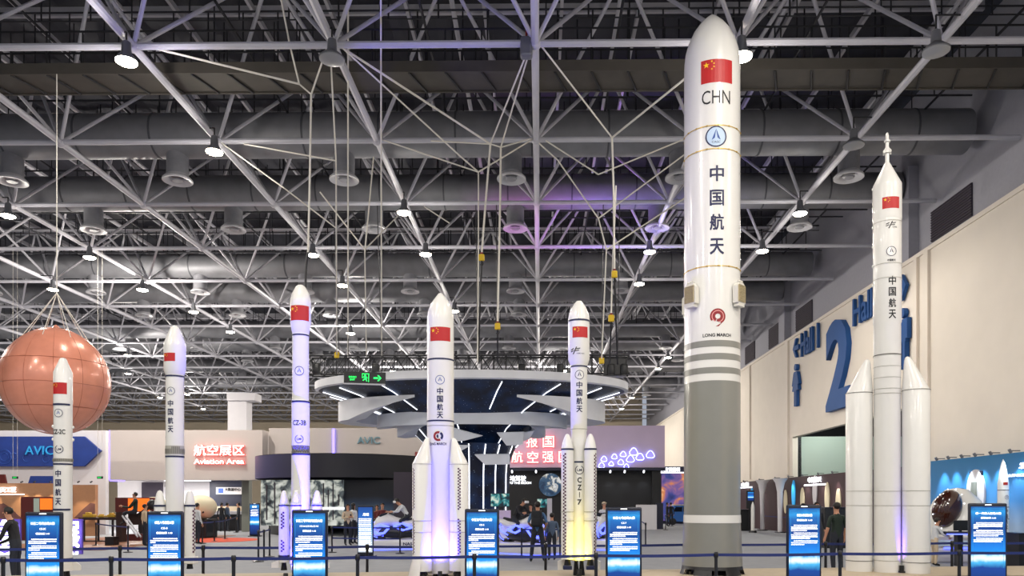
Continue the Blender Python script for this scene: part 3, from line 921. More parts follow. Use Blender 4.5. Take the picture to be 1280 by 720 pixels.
for a in (math.radians(-53), math.radians(53), math.radians(127), math.radians(-127)):
    nose = [(0.6, 548), (2.4, 549), (4.2, 554), (7.4, 566), (11.0, 578), (11.7, 581), (11.7, 697), (12.2, 698), (12.2, 712)]
    o, bx, by = k.booster(a, 28.6, 11.7, nose, lean=[8.5, 8.2, 6.8, 4, .8, 0, 0, 0, 0], ring=[(581, 581.6, 'seam'), (650, 650.8, 'seam'), (664, 664.8, 'seam')],
                          strips=[(-1.0, 585, 637, 1.9), (-1.0, 648, 692, 1.9)] if -1 < a < 0 else ([(0.0, 585, 637, 1.9), (0.0, 648, 692, 1.9)] if 0 < a < 1 else []))
    if abs(a) < 1.6:
        B().lathe([(k.r(12.3), k.z(700)), (k.r(16.5), k.z(716)), (k.r(16.5), k.z(719))], bx, by, 24, a0=a - k.th - .8, a1=a - k.th + .8, cap=False).done('fin', 'paint_white', o, True)
core_support(k, k.r(15), k.z(716))

# --- yellow-lit rocket with four slender boosters
k = Rocket('white rocket model glowing yellow at its foot, four slender checked boosters', 723.6, 14.0)
k.stage('fairing', [(0.5, 376.4), (3.4, 377), (6.6, 381), (9.2, 385.4), (11.2, 390.4), (12.9, 396), (13.4, 400), (13.4, 450), (10.6, 457)])
k.stage('upper_stage', [(10.4, 457), (10.4, 538), (9.6, 540), (9.6, 549), (10.4, 557)])
k.stage('core_stage', [(10.4, 557), (10.6, 700)])
k.band(398.2, 400.4, 13.4, 'band_navy')
k.flag(715.8, 734.2, 408, 421.6, 13.4)
R = k.r(13.4)
swoosh(k.t, k.r(12.5), k.r(9), R, k.az(719, 13.4), k.z(438, R), k.cx, k.cy, ('中国载人航天', k.r(10), .5, -.055))
k.band(456.4, 458.2, 10.6, 'band_navy')
k.emb(724.4, 468.5, 11.5, 10.4, blue='ink_navy')
for i, ch in enumerate(CHARS): k.text(ch, 724.2, 481 + i * 10.1, 10.4, w=7.4, h=8)
k.band(535.6, 536.4, 10.4, 'seam')
k.band(576.4, 578.4, 10.5, 'band_navy', -.55, .55)
k.lm(724.4, 587.4, 11, 10.5)
for i, ch in enumerate('CZI7'): k.text(ch, 724.4, 600 + i * 9.2, 10.5, w=.9 if ch == 'I' else 5.2, h=6.8, m='ink_black', bold=.03)
for a in (math.radians(-50), math.radians(50), math.radians(130), math.radians(-130)):
    nose = [(0.4, 543.4), (2.0, 544), (4.0, 548), (5.8, 553.5), (7.0, 560), (7.6, 564), (7.6, 698)]
    o, bx, by = k.booster(a, 18.6, 7.6, nose, ring=[(561.6, 563.6, 'band_navy'), (639, 640, 'seam'), (650, 651, 'seam')],
                          strips=[(-.45, 566, 694, 2.1)] if -1 < a < 0 else ([(0.85, 566, 694, 2.1)] if 0 < a < 1 else []))
    if abs(a) < 1.6:
        B().bevelbox((bx, by - k.r(4), k.z(708)), (k.r(11), k.r(9), k.r(5)), .01).done('engine_cover', 'band_navy', o)
        k.fin(a + (.45 if a > 0 else -.45), 16, 27, 697, 712, 2.5, sweep=.25)
core_support(k, k.r(10), k.z(702))

# --- the tallest rocket
k = Rocket('tallest rocket model, white above and grey below, with CHN under its flag', 890, 14.3)
k.stage('fairing', [(0.5, 19.5), (2.6, 21.2), (8, 25.5), (15.6, 33), (23.6, 44), (29.6, 57), (33.2, 69), (34.6, 80), (35, 92), (35, 158)], seg=72)
k.stage('core_stage', [(35, 158), (35, 643), (35.6, 660), (37.6, 706)], seg=72)
for y in (60, 158, 187, 333): k.band(y - .5, y + .7, 35 if y > 80 else 30.6, 'gold_line' if y > 80 else 'seam')
R = k.r(35)
for y in (158, 187, 333):
    for q in range(16): B().box(Vector((k.cx + R * math.sin(q * PI / 8), k.cy - R * math.cos(q * PI / 8), k.z(y, R))), (.03, .03, .02), q * PI / 8).done('latch', 'gold_line', k.t)
k.flag(876.8, 914, 75.5, 104.5, 35)
k.text('CHN', 895.4, 122.5, 35, w=37, h=17, m='ink_black', bold=.0)
k.emb(895, 172, 26, 35, fill='emblem_light')
for i, ch in enumerate(CHARS): k.text(ch, 896, 218 + i * 30.3, 35, w=18, h=20)
def gband(y0, y1, m): k.band(y0, y1, 35, m, name='painted_band', lift=.004)
gband(425.6, 433.6, 'paint_grey')
gband(441.8, 449.6, 'paint_grey')
gband(459.2, 466.8, 'paint_grey')
z0 = k.z(475.8, R)
B().lathe([(R + .004, z0), (R + .004, k.z(643)), (k.r(35.6) + .004, k.z(660)), (k.r(37.6) + .004, k.z(706))], k.cx, k.cy, 72, cap=False).done('painted_band', 'paint_grey', k.t, True)
B().lathe([(k.r(35.1) + .009, k.z(644, R)), (k.r(35.5) + .009, k.z(654, R))], k.cx, k.cy, 72, cap=False).done('painted_band', 'paint_white', k.t, True)
# the 9 emblem
r = k.r(9.6)
azl = k.az(897, 35)
lg = B().add(wrap(poly_bm(ring_polys(r * .78, r * 1.0, -2.2, 2.75, 30)), R, azl, k.z(397.5, R) + r * .15, k.cx, k.cy)).done('nine_emblem', 'logo_red', k.t)
B().add(wrap(poly_bm(ring_polys(r * .33, r * .68, -2.7, 3.4, 26) + [[(r * .36, -r * .92), (r * .75, -r * .62), (r * .1, -r * 1.3), (-r * .28, -r * 1.3)]]), R, azl, k.z(397.5, R) + r * .15, k.cx, k.cy)).done('nine_stroke', 'logo_red', lg)
B().add(wrap(poly_bm(ring_polys(r * .68, r * .78, -2.7, 3.0, 26)), R, azl, k.z(397.5, R) + r * .15, k.cx, k.cy)).done('nine_stroke', 'logo_pink', lg)
k.text('LONG MARCH', 896.5, 419.3, 35, w=37, h=4.2, m='ink_black', bold=.03)
# grid fins
for a in (math.radians(-40), math.radians(57), math.radians(140), math.radians(-130)):
    M = Matrix.Translation((k.cx, k.cy, k.z(375))) @ Matrix.Rotation(a - k.th, 4, 'Z') @ Matrix.Translation((0, -R - .06, 0))
    w, h = .27, .37
    g = B().prism([(-w / 2, -.05, -h / 2), (w / 2, -.05, -h / 2), (w / 2, -.05, h * .32), (w * .25, -.05, h / 2), (-w * .25, -.05, h / 2), (-w / 2, -.05, h * .32)], (0, .1, 0)).done('grid_fin', 'paint_matte', k.t, M=M)
    b = B()
    for i in range(9):
        x = -w / 2 + .03 + i * (w - .06) / 8
        b.box((x, -.058, -.02), (.008, .02, h * .78))
    for i in range(12):
        zz = -h / 2 + .03 + i * h * .78 / 11
        b.box((0, -.058, zz), (w - .06, .02, .008))
    b.done('lattice', 'fin_grid', g, M=M)
    B().box((0, .0, -h / 2 - .03), (.2, .1, .06)).done('hinge', 'paint_matte', g, M=M)
    b = B()
    for x in (-.06, .0, .06): b.ball((x, -.02, h / 2 + .03), .022, 8, 6)
    b.done('actuator', 'paint_matte', g, M=M)
# black engine skirt on arched feet
zt, zb = k.z(706), 0.4
B().lathe([(k.r(37.6), zt), (k.r(38.6), zt - .06)], k.cx, k.cy, 64).done('engine_skirt', 'plastic_black', k.t, True)
for q in range(6):
    a = q * PI / 3 + .52
    B().lathe([(k.r(38), zt - .05), (k.r(40.5), zb)], k.cx, k.cy, 10, a0=a - .3, a1=a + .3, cap=False).lathe([(k.r(33), zt - .05), (k.r(33), zb)], k.cx, k.cy, 10, a0=a - .3, a1=a + .3, cap=False).done('foot', 'plastic_black', k.t)
    B().lathe([(k.r(7), zt - .05), (k.r(9), zb)], k.cx + k.r(18) * math.sin(a), k.cy - k.r(18) * math.cos(a), 16).done('nozzle', 'nozzle', k.t, True)

# --- the rocket with the escape tower
k = Rocket('tall white rocket model with thin escape tower and two full-length side cores', 1109, 14.7)
k.stage('escape_tower', [(0.3, 168), (1.8, 169.5), (2.2, 174), (2.2, 178), (4.0, 178.5), (4.0, 180), (2.2, 181), (2.2, 186), (5.0, 192.5), (5.0, 194), (2.6, 194.5), (2.6, 206)])
for q in range(4):
    a = q * PI / 2 + .8
    k.fin(a, 3, 7, 188, 194.5, 1.0, sweep=.6)
k.stage('crew_fairing', [(2.6, 205.5), (4, 207.5), (18.2, 234), (18.4, 237), (18.4, 277), (18, 279)])
k.stage('core_stage', [(18, 279), (18, 405), (17.2, 407), (17.2, 443), (17, 444), (17, 722)])
k.flag(1103, 1123.4, 248, 262.4, 18.4)
R = k.r(18)
swoosh(k.t, k.r(13), k.r(9.5), R, k.az(1113.5, 18), k.z(283, R), k.cx, k.cy, ('CMS', k.r(6), .28, -.045))
k.emb(1114.2, 316, 13, 18, blue='ink_navy')
k.text('中国航天', 1114.4, 327, 18, w=11, h=3, m='ink_black')
for y in (277, 330, 348): k.band(y - .3, y + .3, 18.1, 'seam')
for i, ch in enumerate(CHARS): k.text(ch, 1115.4, 352.3 + i * 13.9, 18, w=9.6, h=11, m='ink_black')
k.band(442.6, 443.8, 17.3, 'seam_dark')
for y in (458, 472, 486, 492, 614, 632, 701): k.band(y - .3, y + .3, 17, 'seam')
for q in range(12):
    a = -1.35 + .0 * q
    p = Vector((k.cx + k.r(18.6) * math.sin(-1.3 - k.th), k.cy - k.r(18.6) * math.cos(-1.3 - k.th), k.z(238 + q * 12)))
    if q % 2 == 0: B().ball(p, (.02, .02, .03), 8, 6).done('bolt_cover', 'paint_white', k.t, True)
for a in (-PI / 2, PI / 2):
    nose = [(0.8, 448.5), (3.0, 449.6), (5.0, 453), (16.0, 487), (17.4, 491), (17.4, 722)]
    k.booster(a, 35.2, 17.4, nose, lean=[10.5, 10.2, 9.4, 1.2, 0, 0], ring=[(490.6, 491.4, 'seam_dark'), (613.6, 614.2, 'seam'), (631.6, 632.2, 'seam'), (700.6, 701.4, 'seam_dark')], name='side_core')
core_support(k, k.r(16), k.z(722))

# coloured uplights at the foot of three rockets
def uplight(px, Y, col, power, target, lab, size=40, blend=.5):
    p = P(px, 700, Y)
    z = 0.4
    t = thing('uplight', lab, 'spotlight', (p.x, Y, z))
    tg = Vector(target)
    B().bevelbox((p.x, Y, z + .02), (.1, .1, .03), .006).done('base', 'plastic_black', t)
    d = (tg - Vector((p.x, Y, z + .09))).normalized()
    c = Vector((p.x, Y, z + .09))
    B().tube(c - d * .05, c + d * .05, .04, 14).done('head', 'plastic_black', t, True)
    l = bpy.data.lights.new('uplight_beam', 'SPOT')
    l.energy, l.color = power, col
    l.spot_size, l.spot_blend = math.radians(size), blend
    l.shadow_soft_size = .04
    o = bpy.data.objects.new('uplight_beam', l)
    COL.objects.link(o)
    o.parent = t
    o.location = c + d * .09 - OFF[t.name]
    o.rotation_euler = d.to_track_quat('-Z', 'Y').to_euler()
VIOLET = (.05, .03, 1.0)
uplight(376, 12.62, VIOLET, 3000, P(375, 460, 13.4), 'violet uplight at the foot of the short-booster rocket', 64, .9)
uplight(357, 12.75, VIOLET, 180, P(366, 560, 13.4), 'second violet uplight at the outer booster of the short-booster rocket', 120, .95)
uplight(550, 13.16, VIOLET, 800, P(550, 560, 13.6), 'violet uplight at the foot of the swirl emblem rocket', 120, .9)
uplight(724, 13.62, (1.0, .8, .05), 75, P(724, 600, 13.95), 'yellow uplight at the foot of the slender checked rocket', 120, .9)
uplight(1127, 14.47, (.15, .06, 1.0), 200, P(1127, 300, 14.5), 'violet uplight between core and side core of the escape-tower rocket', 30)

# ================================================================== kiosks and barriers at the platform
def kiosk(px, top, wpx, Y, lab, lines, rz=0.0, h=None):
    p = P(px, 700, Y)
    w = wpx * Y / FOC
    H = CAMZ + (PY - top) * Y / FOC
    M = Matrix.Translation((p.x, Y, 0)) @ Matrix.Rotation(rz, 4, 'Z')
    t = thing('info_kiosk', lab, 'sign', (p.x, Y, 0))
    B().bevelbox((0, 0, H / 2 + .02), (w, .07, H - .04), .025, seg=3).done('case', 'kiosk_case', t, True, M=M)
    B().bevelbox((0, .02, .02), (w + .06, .4, .04), .012).done('base', 'plastic_black', t, M=M)
    sw, s0, s1 = w - .07, .10, H - .06
    sc = B().box((0, -.037, (s0 + s1) / 2), (sw, .006, s1 - s0)).done('screen', 'kiosk_screen', t, M=M)
    b = B()
    for x in (-sw / 2 + .03, sw / 2 - .03): b.box((x, -.0415, s0 + (s1 - s0) * .64), (.005, .002, (s1 - s0) * .68))
    b.box((0, -.0415, s1 - .03), (sw - .06, .002, .005))
    b.done('screen_border', 'sign_cyan', sc, M=M)
    B().bevelbox((0, -.038, H - .03), (.11, .012, .014), .004).done('latch_bar', 'white_glow', t, M=M)  # white latch bar given a glow, it is no lamp
    z = s1 - .12
    for i, (tx, ww, hh) in enumerate(lines):
        B().add(text_bm(tx, w=ww * sw, h=hh, bold=.02), Matrix.Translation((0, -.043, z))).done('lettering', 'white_glow', sc, M=M)
        z -= hh + .045 if i else hh + .04
    rnd = random.Random(int(px))
    z -= .01
    for para in range(3):
        b = B()
        nl = 3 + rnd.randint(0, 1)
        for q in range(nl):
            x0 = -sw * .42 + (.045 if q == 0 else 0)
            x1 = sw * .42 if q < nl - 1 else sw * rnd.uniform(-.3, .42)
            x = x0
            while x < x1:                                    # rows of tiny characters, too small to read
                cw = rnd.uniform(.010, .018)
                b.box((x, -.0425, z + rnd.uniform(-.001, .001)), (cw * .86, .001, rnd.uniform(.013, .018)))
                x += cw
            z -= .031
        z -= .012
        b.done('paragraph', 'white_glow', sc, M=M)
    return t
KY = lambda px: 12.72 / (1 - SL * (px - PX) / FOC)
for px, top, wpx, lab, lines in (
  (55.5, 640, 47, 'blue lit information kiosk before the slim rocket at the copper balloon', [('长征二号丙运载火箭', .74, .045), ('CZ-2C', .2, .03), ('模型比例 1:10', .42, .033)]),
  (207, 639, 46, 'blue lit information kiosk before the rocket with the red-white checked strip', [('长征八号运载火箭', .6, .05), ('CZ-8', .2, .03), ('模型比例 1:10', .5, .036)]),
  (387.5, 637, 45, 'blue lit information kiosk before the violet-lit rocket with short boosters', [('长征三号甲系列运载火箭', .84, .05), ('CZ-3A,CZ-3B,CZ-3C', .6, .03), ('模型比例 1:10', .42, .034)]),
  (602.5, 636, 43, 'blue lit information kiosk beside the swirl emblem rocket, before the starry column', [('长征五号运载火箭', .68, .046), ('CZ-5', .16, .028), ('模型比例 1:10', .44, .034)]),
  (779.5, 634, 45, 'blue lit information kiosk between the yellow-lit rocket and the tallest rocket', [('长征七号运载火箭', .68, .046), ('CZ-7', .16, .028), ('模型比例 1:10', .44, .034)]),
  (1004.5, 631, 43, 'blue lit information kiosk between the tallest rocket and the escape-tower rocket', [('长征九号运载火箭', .5, .046), ('模型比例 1:10', .5, .034)]),
  (1234, 629, 45, 'blue lit information kiosk before the light blue display wall', [('新一代载人运载火箭', .74, .042), ('模型比例 1:10', .44, .034)])):
    kiosk(px, top, wpx, KY(px), lab, lines, rz=(-.1 if px > 1200 else 0))

def stanchion(x, y, lab, nxt=None, h=.92, beltz=None, group=None, two=False):
    t = thing('barrier_post', lab, 'barrier', (x, y, 0), group)
    B().lathe([(.03, .045), (.15, .022), (.16, .012), (.16, 0)], x, y, 20).done('base', 'post_black', t, True)
    B().lathe([(.028, h - .07), (.028, .03)], x, y, 12).done('pole', 'post_black', t, True)
    B().lathe([(.026, h), (.036, h - .012), (.038, h - .085), (.03, h - .1)], x, y, 14).done('belt_head', 'post_black', t, True)
    if nxt:
        for zz in ((h - .05,) if not two else (h - .05, h - .42)):
            a, c = Vector((x, y, zz)), Vector((nxt[0], nxt[1], zz))
            d = (c - a).normalized()
            nrm = Vector((-d.y, d.x, 0)) * .003
            n = 8
            b = B()
            top = [a.lerp(c, i / n) + Vector((0, 0, .024 - .012 * math.sin(PI * i / n))) for i in range(n + 1)]
            bot = [q - Vector((0, 0, .048)) for q in top]
            for i in range(n): b.prism([top[i] - nrm, top[i + 1] - nrm, bot[i + 1] - nrm, bot[i] - nrm], nrm * 2)
            b.done('belt', 'belt', t)
    return t
FB = lambda px: 12.25 / (1 - SL * (px - PX) / FOC)
front = [(-150, 'f'), (4, 'black belt post at the edge of view beside the kiosk of the slim rocket'), (139, 'black belt post before the gap between the first two kiosks'), (292, 'black belt post before the red round carpet'), (447, 'black belt post between the violet-lit rocket and the swirl emblem rocket'),
         (593, 'black belt post standing before the kiosk of the swirl emblem rocket'), (745, 'black belt post just beside the yellow-lit rocket, before the platform'), (895, 'black belt post before the foot of the tallest rocket'), (1050, 'black belt post before the side core of the escape-tower rocket'), (1199, 'black belt post before the light blue wall, beside its kiosk'), (1360, 'g')]
fp = []
for px, lab in front:
    Y = FB(px)
    fp.append((P(px, 700, Y).x, Y, lab))
for i, (x, y, lab) in enumerate(fp):
    if len(lab) == 1: lab = 'black belt post of the front barrier beyond the view'
    stanchion(x, y, lab, fp[i + 1][:2] if i + 1 < len(fp) else None, h=.92, group='front belt barrier')
RB = lambda px: 15.15 / (1 - SL * (px - PX) / FOC)
back = [(-60, 'r'), (150, 'black belt post behind the platform beside the slim rocket'), (254, 'black belt post behind the platform beside the checked strip rocket'), (459, 'black belt post behind the platform, before the small blue poster stand'), (560, 's'), (682, 'black belt post behind the platform by the man with the backpack'),
        (860, 'u'), (1032, 'black belt post behind the platform beside the man in dark green'), (1190, 'black belt post behind the platform at the light blue wall'), (1330, 't')]
rp = [(P(px, 700, RB(px)).x, RB(px), lab) for px, lab in back]
for i, (x, y, lab) in enumerate(rp):
    if len(lab) == 1: lab = 'black belt post of the rear barrier hidden behind a rocket'
    stanchion(x, y, lab, rp[i + 1][:2] if i + 1 < len(rp) else None, h=.92, group='rear belt barrier')
# barriers deeper in the hall: (px, Y, label, next index)
deep = [[(415, 26.0, 'black post of the double belt beside the two women'), (500, 25.5, 'black post of the double belt before the white motorbike simulator')],
        [(652, 24.2, 'black post of the belt before the dark-shirted rider'), (700, 24.1, 'black post of the belt behind the boy')],
        [(807, 30.0, 'black belt post by the grey reception desk, nearer one'), (798, 38.0, 'black belt post by the grey reception desk, farther one')],
        [(832, 47.0, 'black belt post beside the dark display case'), (840, 54.0, 'black belt post before the starry nebula wall')],
        [(253, 31.5, 'black belt post on the red carpet, first from the checked rocket'), (268, 33.0, 'black belt post on the red carpet, second from the checked rocket'), (281, 35.0, 'black belt post on the red carpet, third from the checked rocket'), (295, 42.5, 'black belt post before the dark doorway')],
        [(160, 26.0, 'black belt post before the dark red machine'), (120, 30.0, 'black belt post before the table of yellow models')],
        [(323, 22.0, 'black belt post of a close trio beside the violet-lit rocket, slightly nearer'), (330, 22.6, 'black belt post in the middle of a close trio'), (337, 24.0, 'black belt post of a close trio, nearest the station picture')],
        [(988, 42.0, 'black belt post before the maroon wall'), (955, 47.0, 'black belt post beside the flared light curtain shape')]]
for row in deep:
    w = [(P(px, 660, Y).x, Y, lab) for px, Y, lab in row]
    for i, (x, y, lab) in enumerate(w): stanchion(x, y, lab, w[i + 1][:2] if i + 1 < len(w) else None, two=(row[0][0] == 415))

# ================================================================== ring canopy on the starry column
CC = P(590, 490, 30.0)
cx, cy = CC.x, 30.0
RX = 6.15
t = thing('ring_canopy', 'white ring canopy with starry underside on a dark blue column', 'canopy', (cx, cy, 0))
def ell(k): return Matrix.Translation((cx, cy, 0)) @ Matrix.Diagonal((1, k, 1, 1))
KR = .57
B().lathe([(RX - .05, 6.08), (5.0, 5.75), (3.6, 5.2), (2.4, 4.55), (1.75, 3.9)], 0, 0, 96, cap=False).done('funnel', 'star_blue', t, True, M=ell(KR))
B().lathe([(RX - .25, 6.36), (RX, 6.36), (RX, 6.08), (RX - .12, 6.04), (RX - .25, 6.08)], 0, 0, 96, cap=False).done('rim', 'ring_white', t, True, M=ell(KR))
B().lathe([(RX - .2, 6.34), (.1, 6.40)], 0, 0, 64, cap=False).done('top_cover', 'ring_grey', t, M=ell(KR))
B().lathe([(1.75, 3.95), (1.5, 3.3), (1.45, 0)], cx, cy, 48).done('column', 'star_blue', t, True)
fun = [(RX - .3, 6.0), (5.0, 5.75), (3.6, 5.2), (2.4, 4.55), (1.75, 3.9)]
for q in range(16):
    a = q * PI / 8 - .16
    n = 2 if q % 2 else 4
    pts = [Vector((cx + r * math.sin(a), cy - KR * r * math.cos(a), z - .03)) for r, z in fun[:n + 1]]
    B().path(pts, .02, 6).done('led_strip', 'led_white', t)
for a in (-1.2, -.75, -.32, .02, .38, .72, 1.15):
    pts = [Vector((cx + r * math.sin(a), cy - r * math.cos(a), z)) for r, z in ((1.78, 3.9), (1.55, 3.35), (1.5, 2.8), (1.49, .05))]
    B().path(pts, .024, 6).done('led_strip', 'led_white', t)
def arc_ring(r0, r1, z0, z1, a0, a1, kr, name, m, taper=.25, n=56):
    """flat partial ring with pointed ends, in the ellipse of the canopy"""
    b = B()
    vs = []
    for i in range(n + 1):
        u = i / n
        a = a0 + (a1 - a0) * u
        e = min(1, u / taper, (1 - u) / taper) if taper else 1
        ri = r1 - (r1 - r0) * e
        zl = z1 - (z1 - z0) * (.12 + .88 * e)
        ca, sa = math.cos(a) * kr, math.sin(a)
        vs.append([b.bm.verts.new((cx + r * sa, cy - r * ca, z)) for r, z in ((r1, z1), (r1, zl), (ri - .001, zl + .05), (ri - .001, z1))])
    for p, q in zip(vs, vs[1:]):
        for j in range(4): b.bm.faces.new((p[j], p[(j + 1) % 4], q[(j + 1) % 4], q[j]))
    b.bm.faces.new(vs[0])
    b.bm.faces.new(vs[-1][::-1])
    return b.done(name, m, t, True)
arc_ring(4.55, 5.25, 4.85, 5.62, .36, 2 * PI - .36, .52, 'floating_ring', 'ring_white', .12)
arc_ring(3.1, 3.75, 4.62, 5.12, -2.2, 2.2, .5, 'floating_ring', 'ring_grey', .12)
arc_ring(2.3, 2.9, 4.3, 4.7, .9, 2.6, .55, 'floating_ring', 'ring_grey', .3)
arc_ring(2.3, 2.95, 4.3, 4.72, -2.6, -.5, .55, 'floating_ring', 'ring_grey', .3)
for quad, Y in (([(621, 541), (655, 540), (653, 556), (633, 557)], 28.2), ([(593, 568.5), (637, 568), (637, 580.5), (606, 581)], 28.0), ([(560, 556), (588, 557), (574, 565), (560, 565)], 28.1), ([(636, 544), (668, 538), (662, 549), (640, 556)], 29.0), ([(566, 535), (603, 545), (580, 551), (566, 552)], 28.2)):
    B().prism([P(x, y, Y) for x, y in quad], (0, .35, .05)).done('shard', 'ring_grey', t)

# lighting truss over the canopy
TY = 29.6
p0, p1 = P(388, 457, TY), P(786, 457, TY)
t = thing('lighting_truss', 'black lattice lighting truss hanging over the ring canopy', 'truss', (0, TY, p0.z))
zb_, zt_ = P(0, 470, TY).z, P(0, 447, TY).z
for z in (zb_, zt_):
    for Y in (TY - .25, TY + .25): B().tube((p0.x, Y, z), (p1.x, Y, z), .035, 6).done('chord', 'steel_dark', t)
n = 26
for i in range(n):
    xa, xb = p0.x + (p1.x - p0.x) * i / n, p0.x + (p1.x - p0.x) * (i + 1) / n
    b = B()
    for Y in (TY - .25, TY + .25):
        b.tube((xa, Y, zb_), (xb, Y, zt_), .014, 5).tube((xb, Y, zb_), (xa, Y, zt_), .014, 5).tube((xa, Y, zb_), (xa, Y, zt_), .016, 5)
    b.tube((xa, TY - .25, zt_), (xa, TY + .25, zt_), .014, 5).tube((xb, TY - .25, zt_), (xb, TY + .25, zt_), .014, 5)
    b.done('lattice_bay', 'steel_dark', t)
for px in (300 + 96, 470, 540, 652, 700, 764, 780):
    c = P(px, 462, TY - .35)
    b = B().bevelbox(c, (.28, .26, .42), .05)
    b.done('lamp_head', 'plastic_black', t, True)
B().bevelbox(P(768, 460, TY), (.9, .7, .7), .05).done('motor_box', 'plastic_black', t)
for px in (424, 477, 597, 622, 752, 772): B().tube((P(px, 447, TY).x, TY, zt_), (P(px, 447, TY).x, 28.8, ZB), .018, 5).done('hanging_cable', 'chain', t)
# violet wash lamps of the truss pointing up at the roof
for px, c, pw in ((640, (.75, .12, .8), 700), (720, (.4, .18, 1), 900), (770, (.25, .25, 1), 700)):
    p = P(px, 447, TY)
    spot('truss_beam', p + Vector((0, 0, .5)), pw, c, 75, .8, .1, p + Vector((2.0, 3, 8)), t)

# exit sign
p = P(456, 472.5, 26.0)
t = thing('exit_sign', 'hanging green and black exit sign with running figure and arrow', 'sign', p - Vector((0, 0, .22)))
w, h = 52 * 26 / FOC, 15 * 26 / FOC
M = Matrix.Translation(p) @ Matrix.Rotation(.03, 4, 'Y')
B().bevelbox((0, 0, 0), (w, .08, h), .01).done('case', 'plastic_black', t, M=M)
B().box((0, -.01, -h / 2 - .01), (w, .1, .045)).done('bottom_rail', 'steel_white', t, M=M)
B().add(text_bm('安全出口', w=.26, h=.07, bold=.03), Matrix.Translation((-w * .29, -.045, .02))).done('lettering', 'exit_green', t, M=M)
B().add(text_bm('EXIT', w=.18, h=.06, bold=.03), Matrix.Translation((-w * .29, -.045, -.07))).done('lettering', 'exit_green', t, M=M)
q = .115
man = [[(-q, q * 1.3), (q * 1.1, q * 1.3), (q * 1.1, -q * 1.2), (q * .9, -q * 1.2), (q * .9, q * 1.1), (-q, q * 1.1)], disc(.035, 12, -.01, .08), [(-.05, .05), (.03, .05), (.05, -.02), (-.01, -.03)], [(-.01, -.02), (.04, -.02), (.07, -.12), (.04, -.12)], [(-.03, -.02), (.02, -.03), (-.06, -.1), (-.1, -.09)], [(.03, .05), (.08, .0), (.07, -.02), (.02, .02)], [(-.05, .05), (-.09, .01), (-.08, -.01), (-.03, .03)], [(-q, q * 1.3), (-q * .85, q * 1.3), (-q * .85, -q * .1), (-q, -q * .1)]]
B().add(poly_bm(man), Matrix.Translation((w * .02, -.045, 0))).done('running_figure', 'exit_green', t, M=M)
B().add(poly_bm([[(-.13, .03), (.02, .03), (.02, -.03), (-.13, -.03)], [(.0, .1), (.05, .1), (.14, 0), (.05, -.1), (.0, -.1), (.07, 0)]]), Matrix.Translation((w * .31, -.045, 0))).done('arrow', 'exit_green', t, M=M)
for x in (-w * .4, w * .4): B().tube(M @ Vector((x, 0, h / 2)), Vector((M @ Vector((x, 0, 0))).to_tuple()[:2] + (ZB,)), .01, 5).done('cable', 'chain', t)

# copper balloon
c = P(70, 478, 20.0)
r = 61.5 * 20 / FOC
t = thing('copper_balloon', 'huge round copper-coloured fabric balloon hanging on ropes', 'balloon', (c.x, c.y, c.z - r * 1.07))
prof = [(0.01, r * 1.112)] + [(r * math.sin(a) * (1.0 if a > 1.2 else 1.0), r * (math.cos(a) * 1.07 + .04 * max(0, math.cos(a)) ** 6)) for a in [PI * i / 36 for i in range(1, 36)]] + [(0.01, -r * 1.07)]
b = B()
seg = 72
rings = []
for rr, z in prof:
    rings.append([b.bm.verts.new((c.x + rr * (1 - .012 * abs(math.cos(6 * (2 * PI * k / seg))) ** 8) * math.sin(2 * PI * k / seg), c.y - rr * (1 - .012 * abs(math.cos(6 * 2 * PI * k / seg)) ** 8) * math.cos(2 * PI * k / seg), c.z + z)) for k in range(seg)])
for a_, b_ in zip(rings, rings[1:]):
    for k in range(seg): b.bm.faces.new((a_[k], b_[k], b_[(k + 1) % seg], a_[(k + 1) % seg]))
b.done('envelope', 'copper', t, True)
for lat in (.35, -.1, -.52):
    rr, zz = r * math.sqrt(1 - lat * lat) * 1.001, r * lat * 1.07
    B().path([Vector((c.x + rr * math.sin(a), c.y - rr * math.cos(a), c.z + zz)) for a in [2 * PI * i / 60 for i in range(61)]], .006, 4).done('seam', 'copper_seam', t)
for q in range(12):
    a0_ = q * PI / 6
    B().path([Vector((c.x + rr * .99 * math.sin(a0_), c.y - rr * .99 * math.cos(a0_), c.z + z)) for rr, z in prof[2:-2]], .005, 4).done('seam', 'copper_seam', t)
B().lathe([(.02, c.z + r * 1.18), (.10, c.z + r * 1.12), (.3, c.z + r * 1.06)], c.x, c.y, 20, cap=False).done('crown', 'copper', t, True)
apex = P(71, 366, 20.0)
for q in range(8):
    a = q * PI / 4 + .2
    B().tube(apex, (c.x + r * .62 * math.sin(a), c.y - r * .62 * math.cos(a), c.z + r * .85), .009, 5).done('suspension_rope', 'rope', t)
B().tube(apex, (apex.x, apex.y, ZB), .014, 5).done('suspension_rope', 'rope', t)

# ================================================================== booths
def wallbox(px0, px1, py0, py1, Y, depth=.3):
    a, c = P(px0, py1, Y), P(px1, py0, Y)
    return Vector(((a.x + c.x) / 2, Y + depth / 2, (a.z + c.z) / 2)), (abs(c.x - a.x), depth, abs(c.z - a.z))
def slab(name, m, px0, px1, py0, py1, Y, depth=.3, parent=None, **kw):
    c, d = wallbox(px0, px1, py0, py1, Y, depth)
    if kw.pop('ground', False):
        top = c.z + d[2] / 2
        c.z, d = top / 2, (d[0], d[1], top)
    return B().box(c, d).done(name, m, parent, **kw)
def sign_text(txt, px, py, Y, wpx, hpx, m, parent=None, name='lettering', bold=.02, depth=.05, out=.06, **kw):
    k = Y / FOC
    p = P(px, py, Y)
    return B().add(text_bm(txt, w=wpx * k if wpx else None, h=hpx * k if hpx else None, bold=bold, depth=depth), Matrix.Translation((p.x, Y - out, p.z))).done(name, m, parent, recalc=False, **kw)

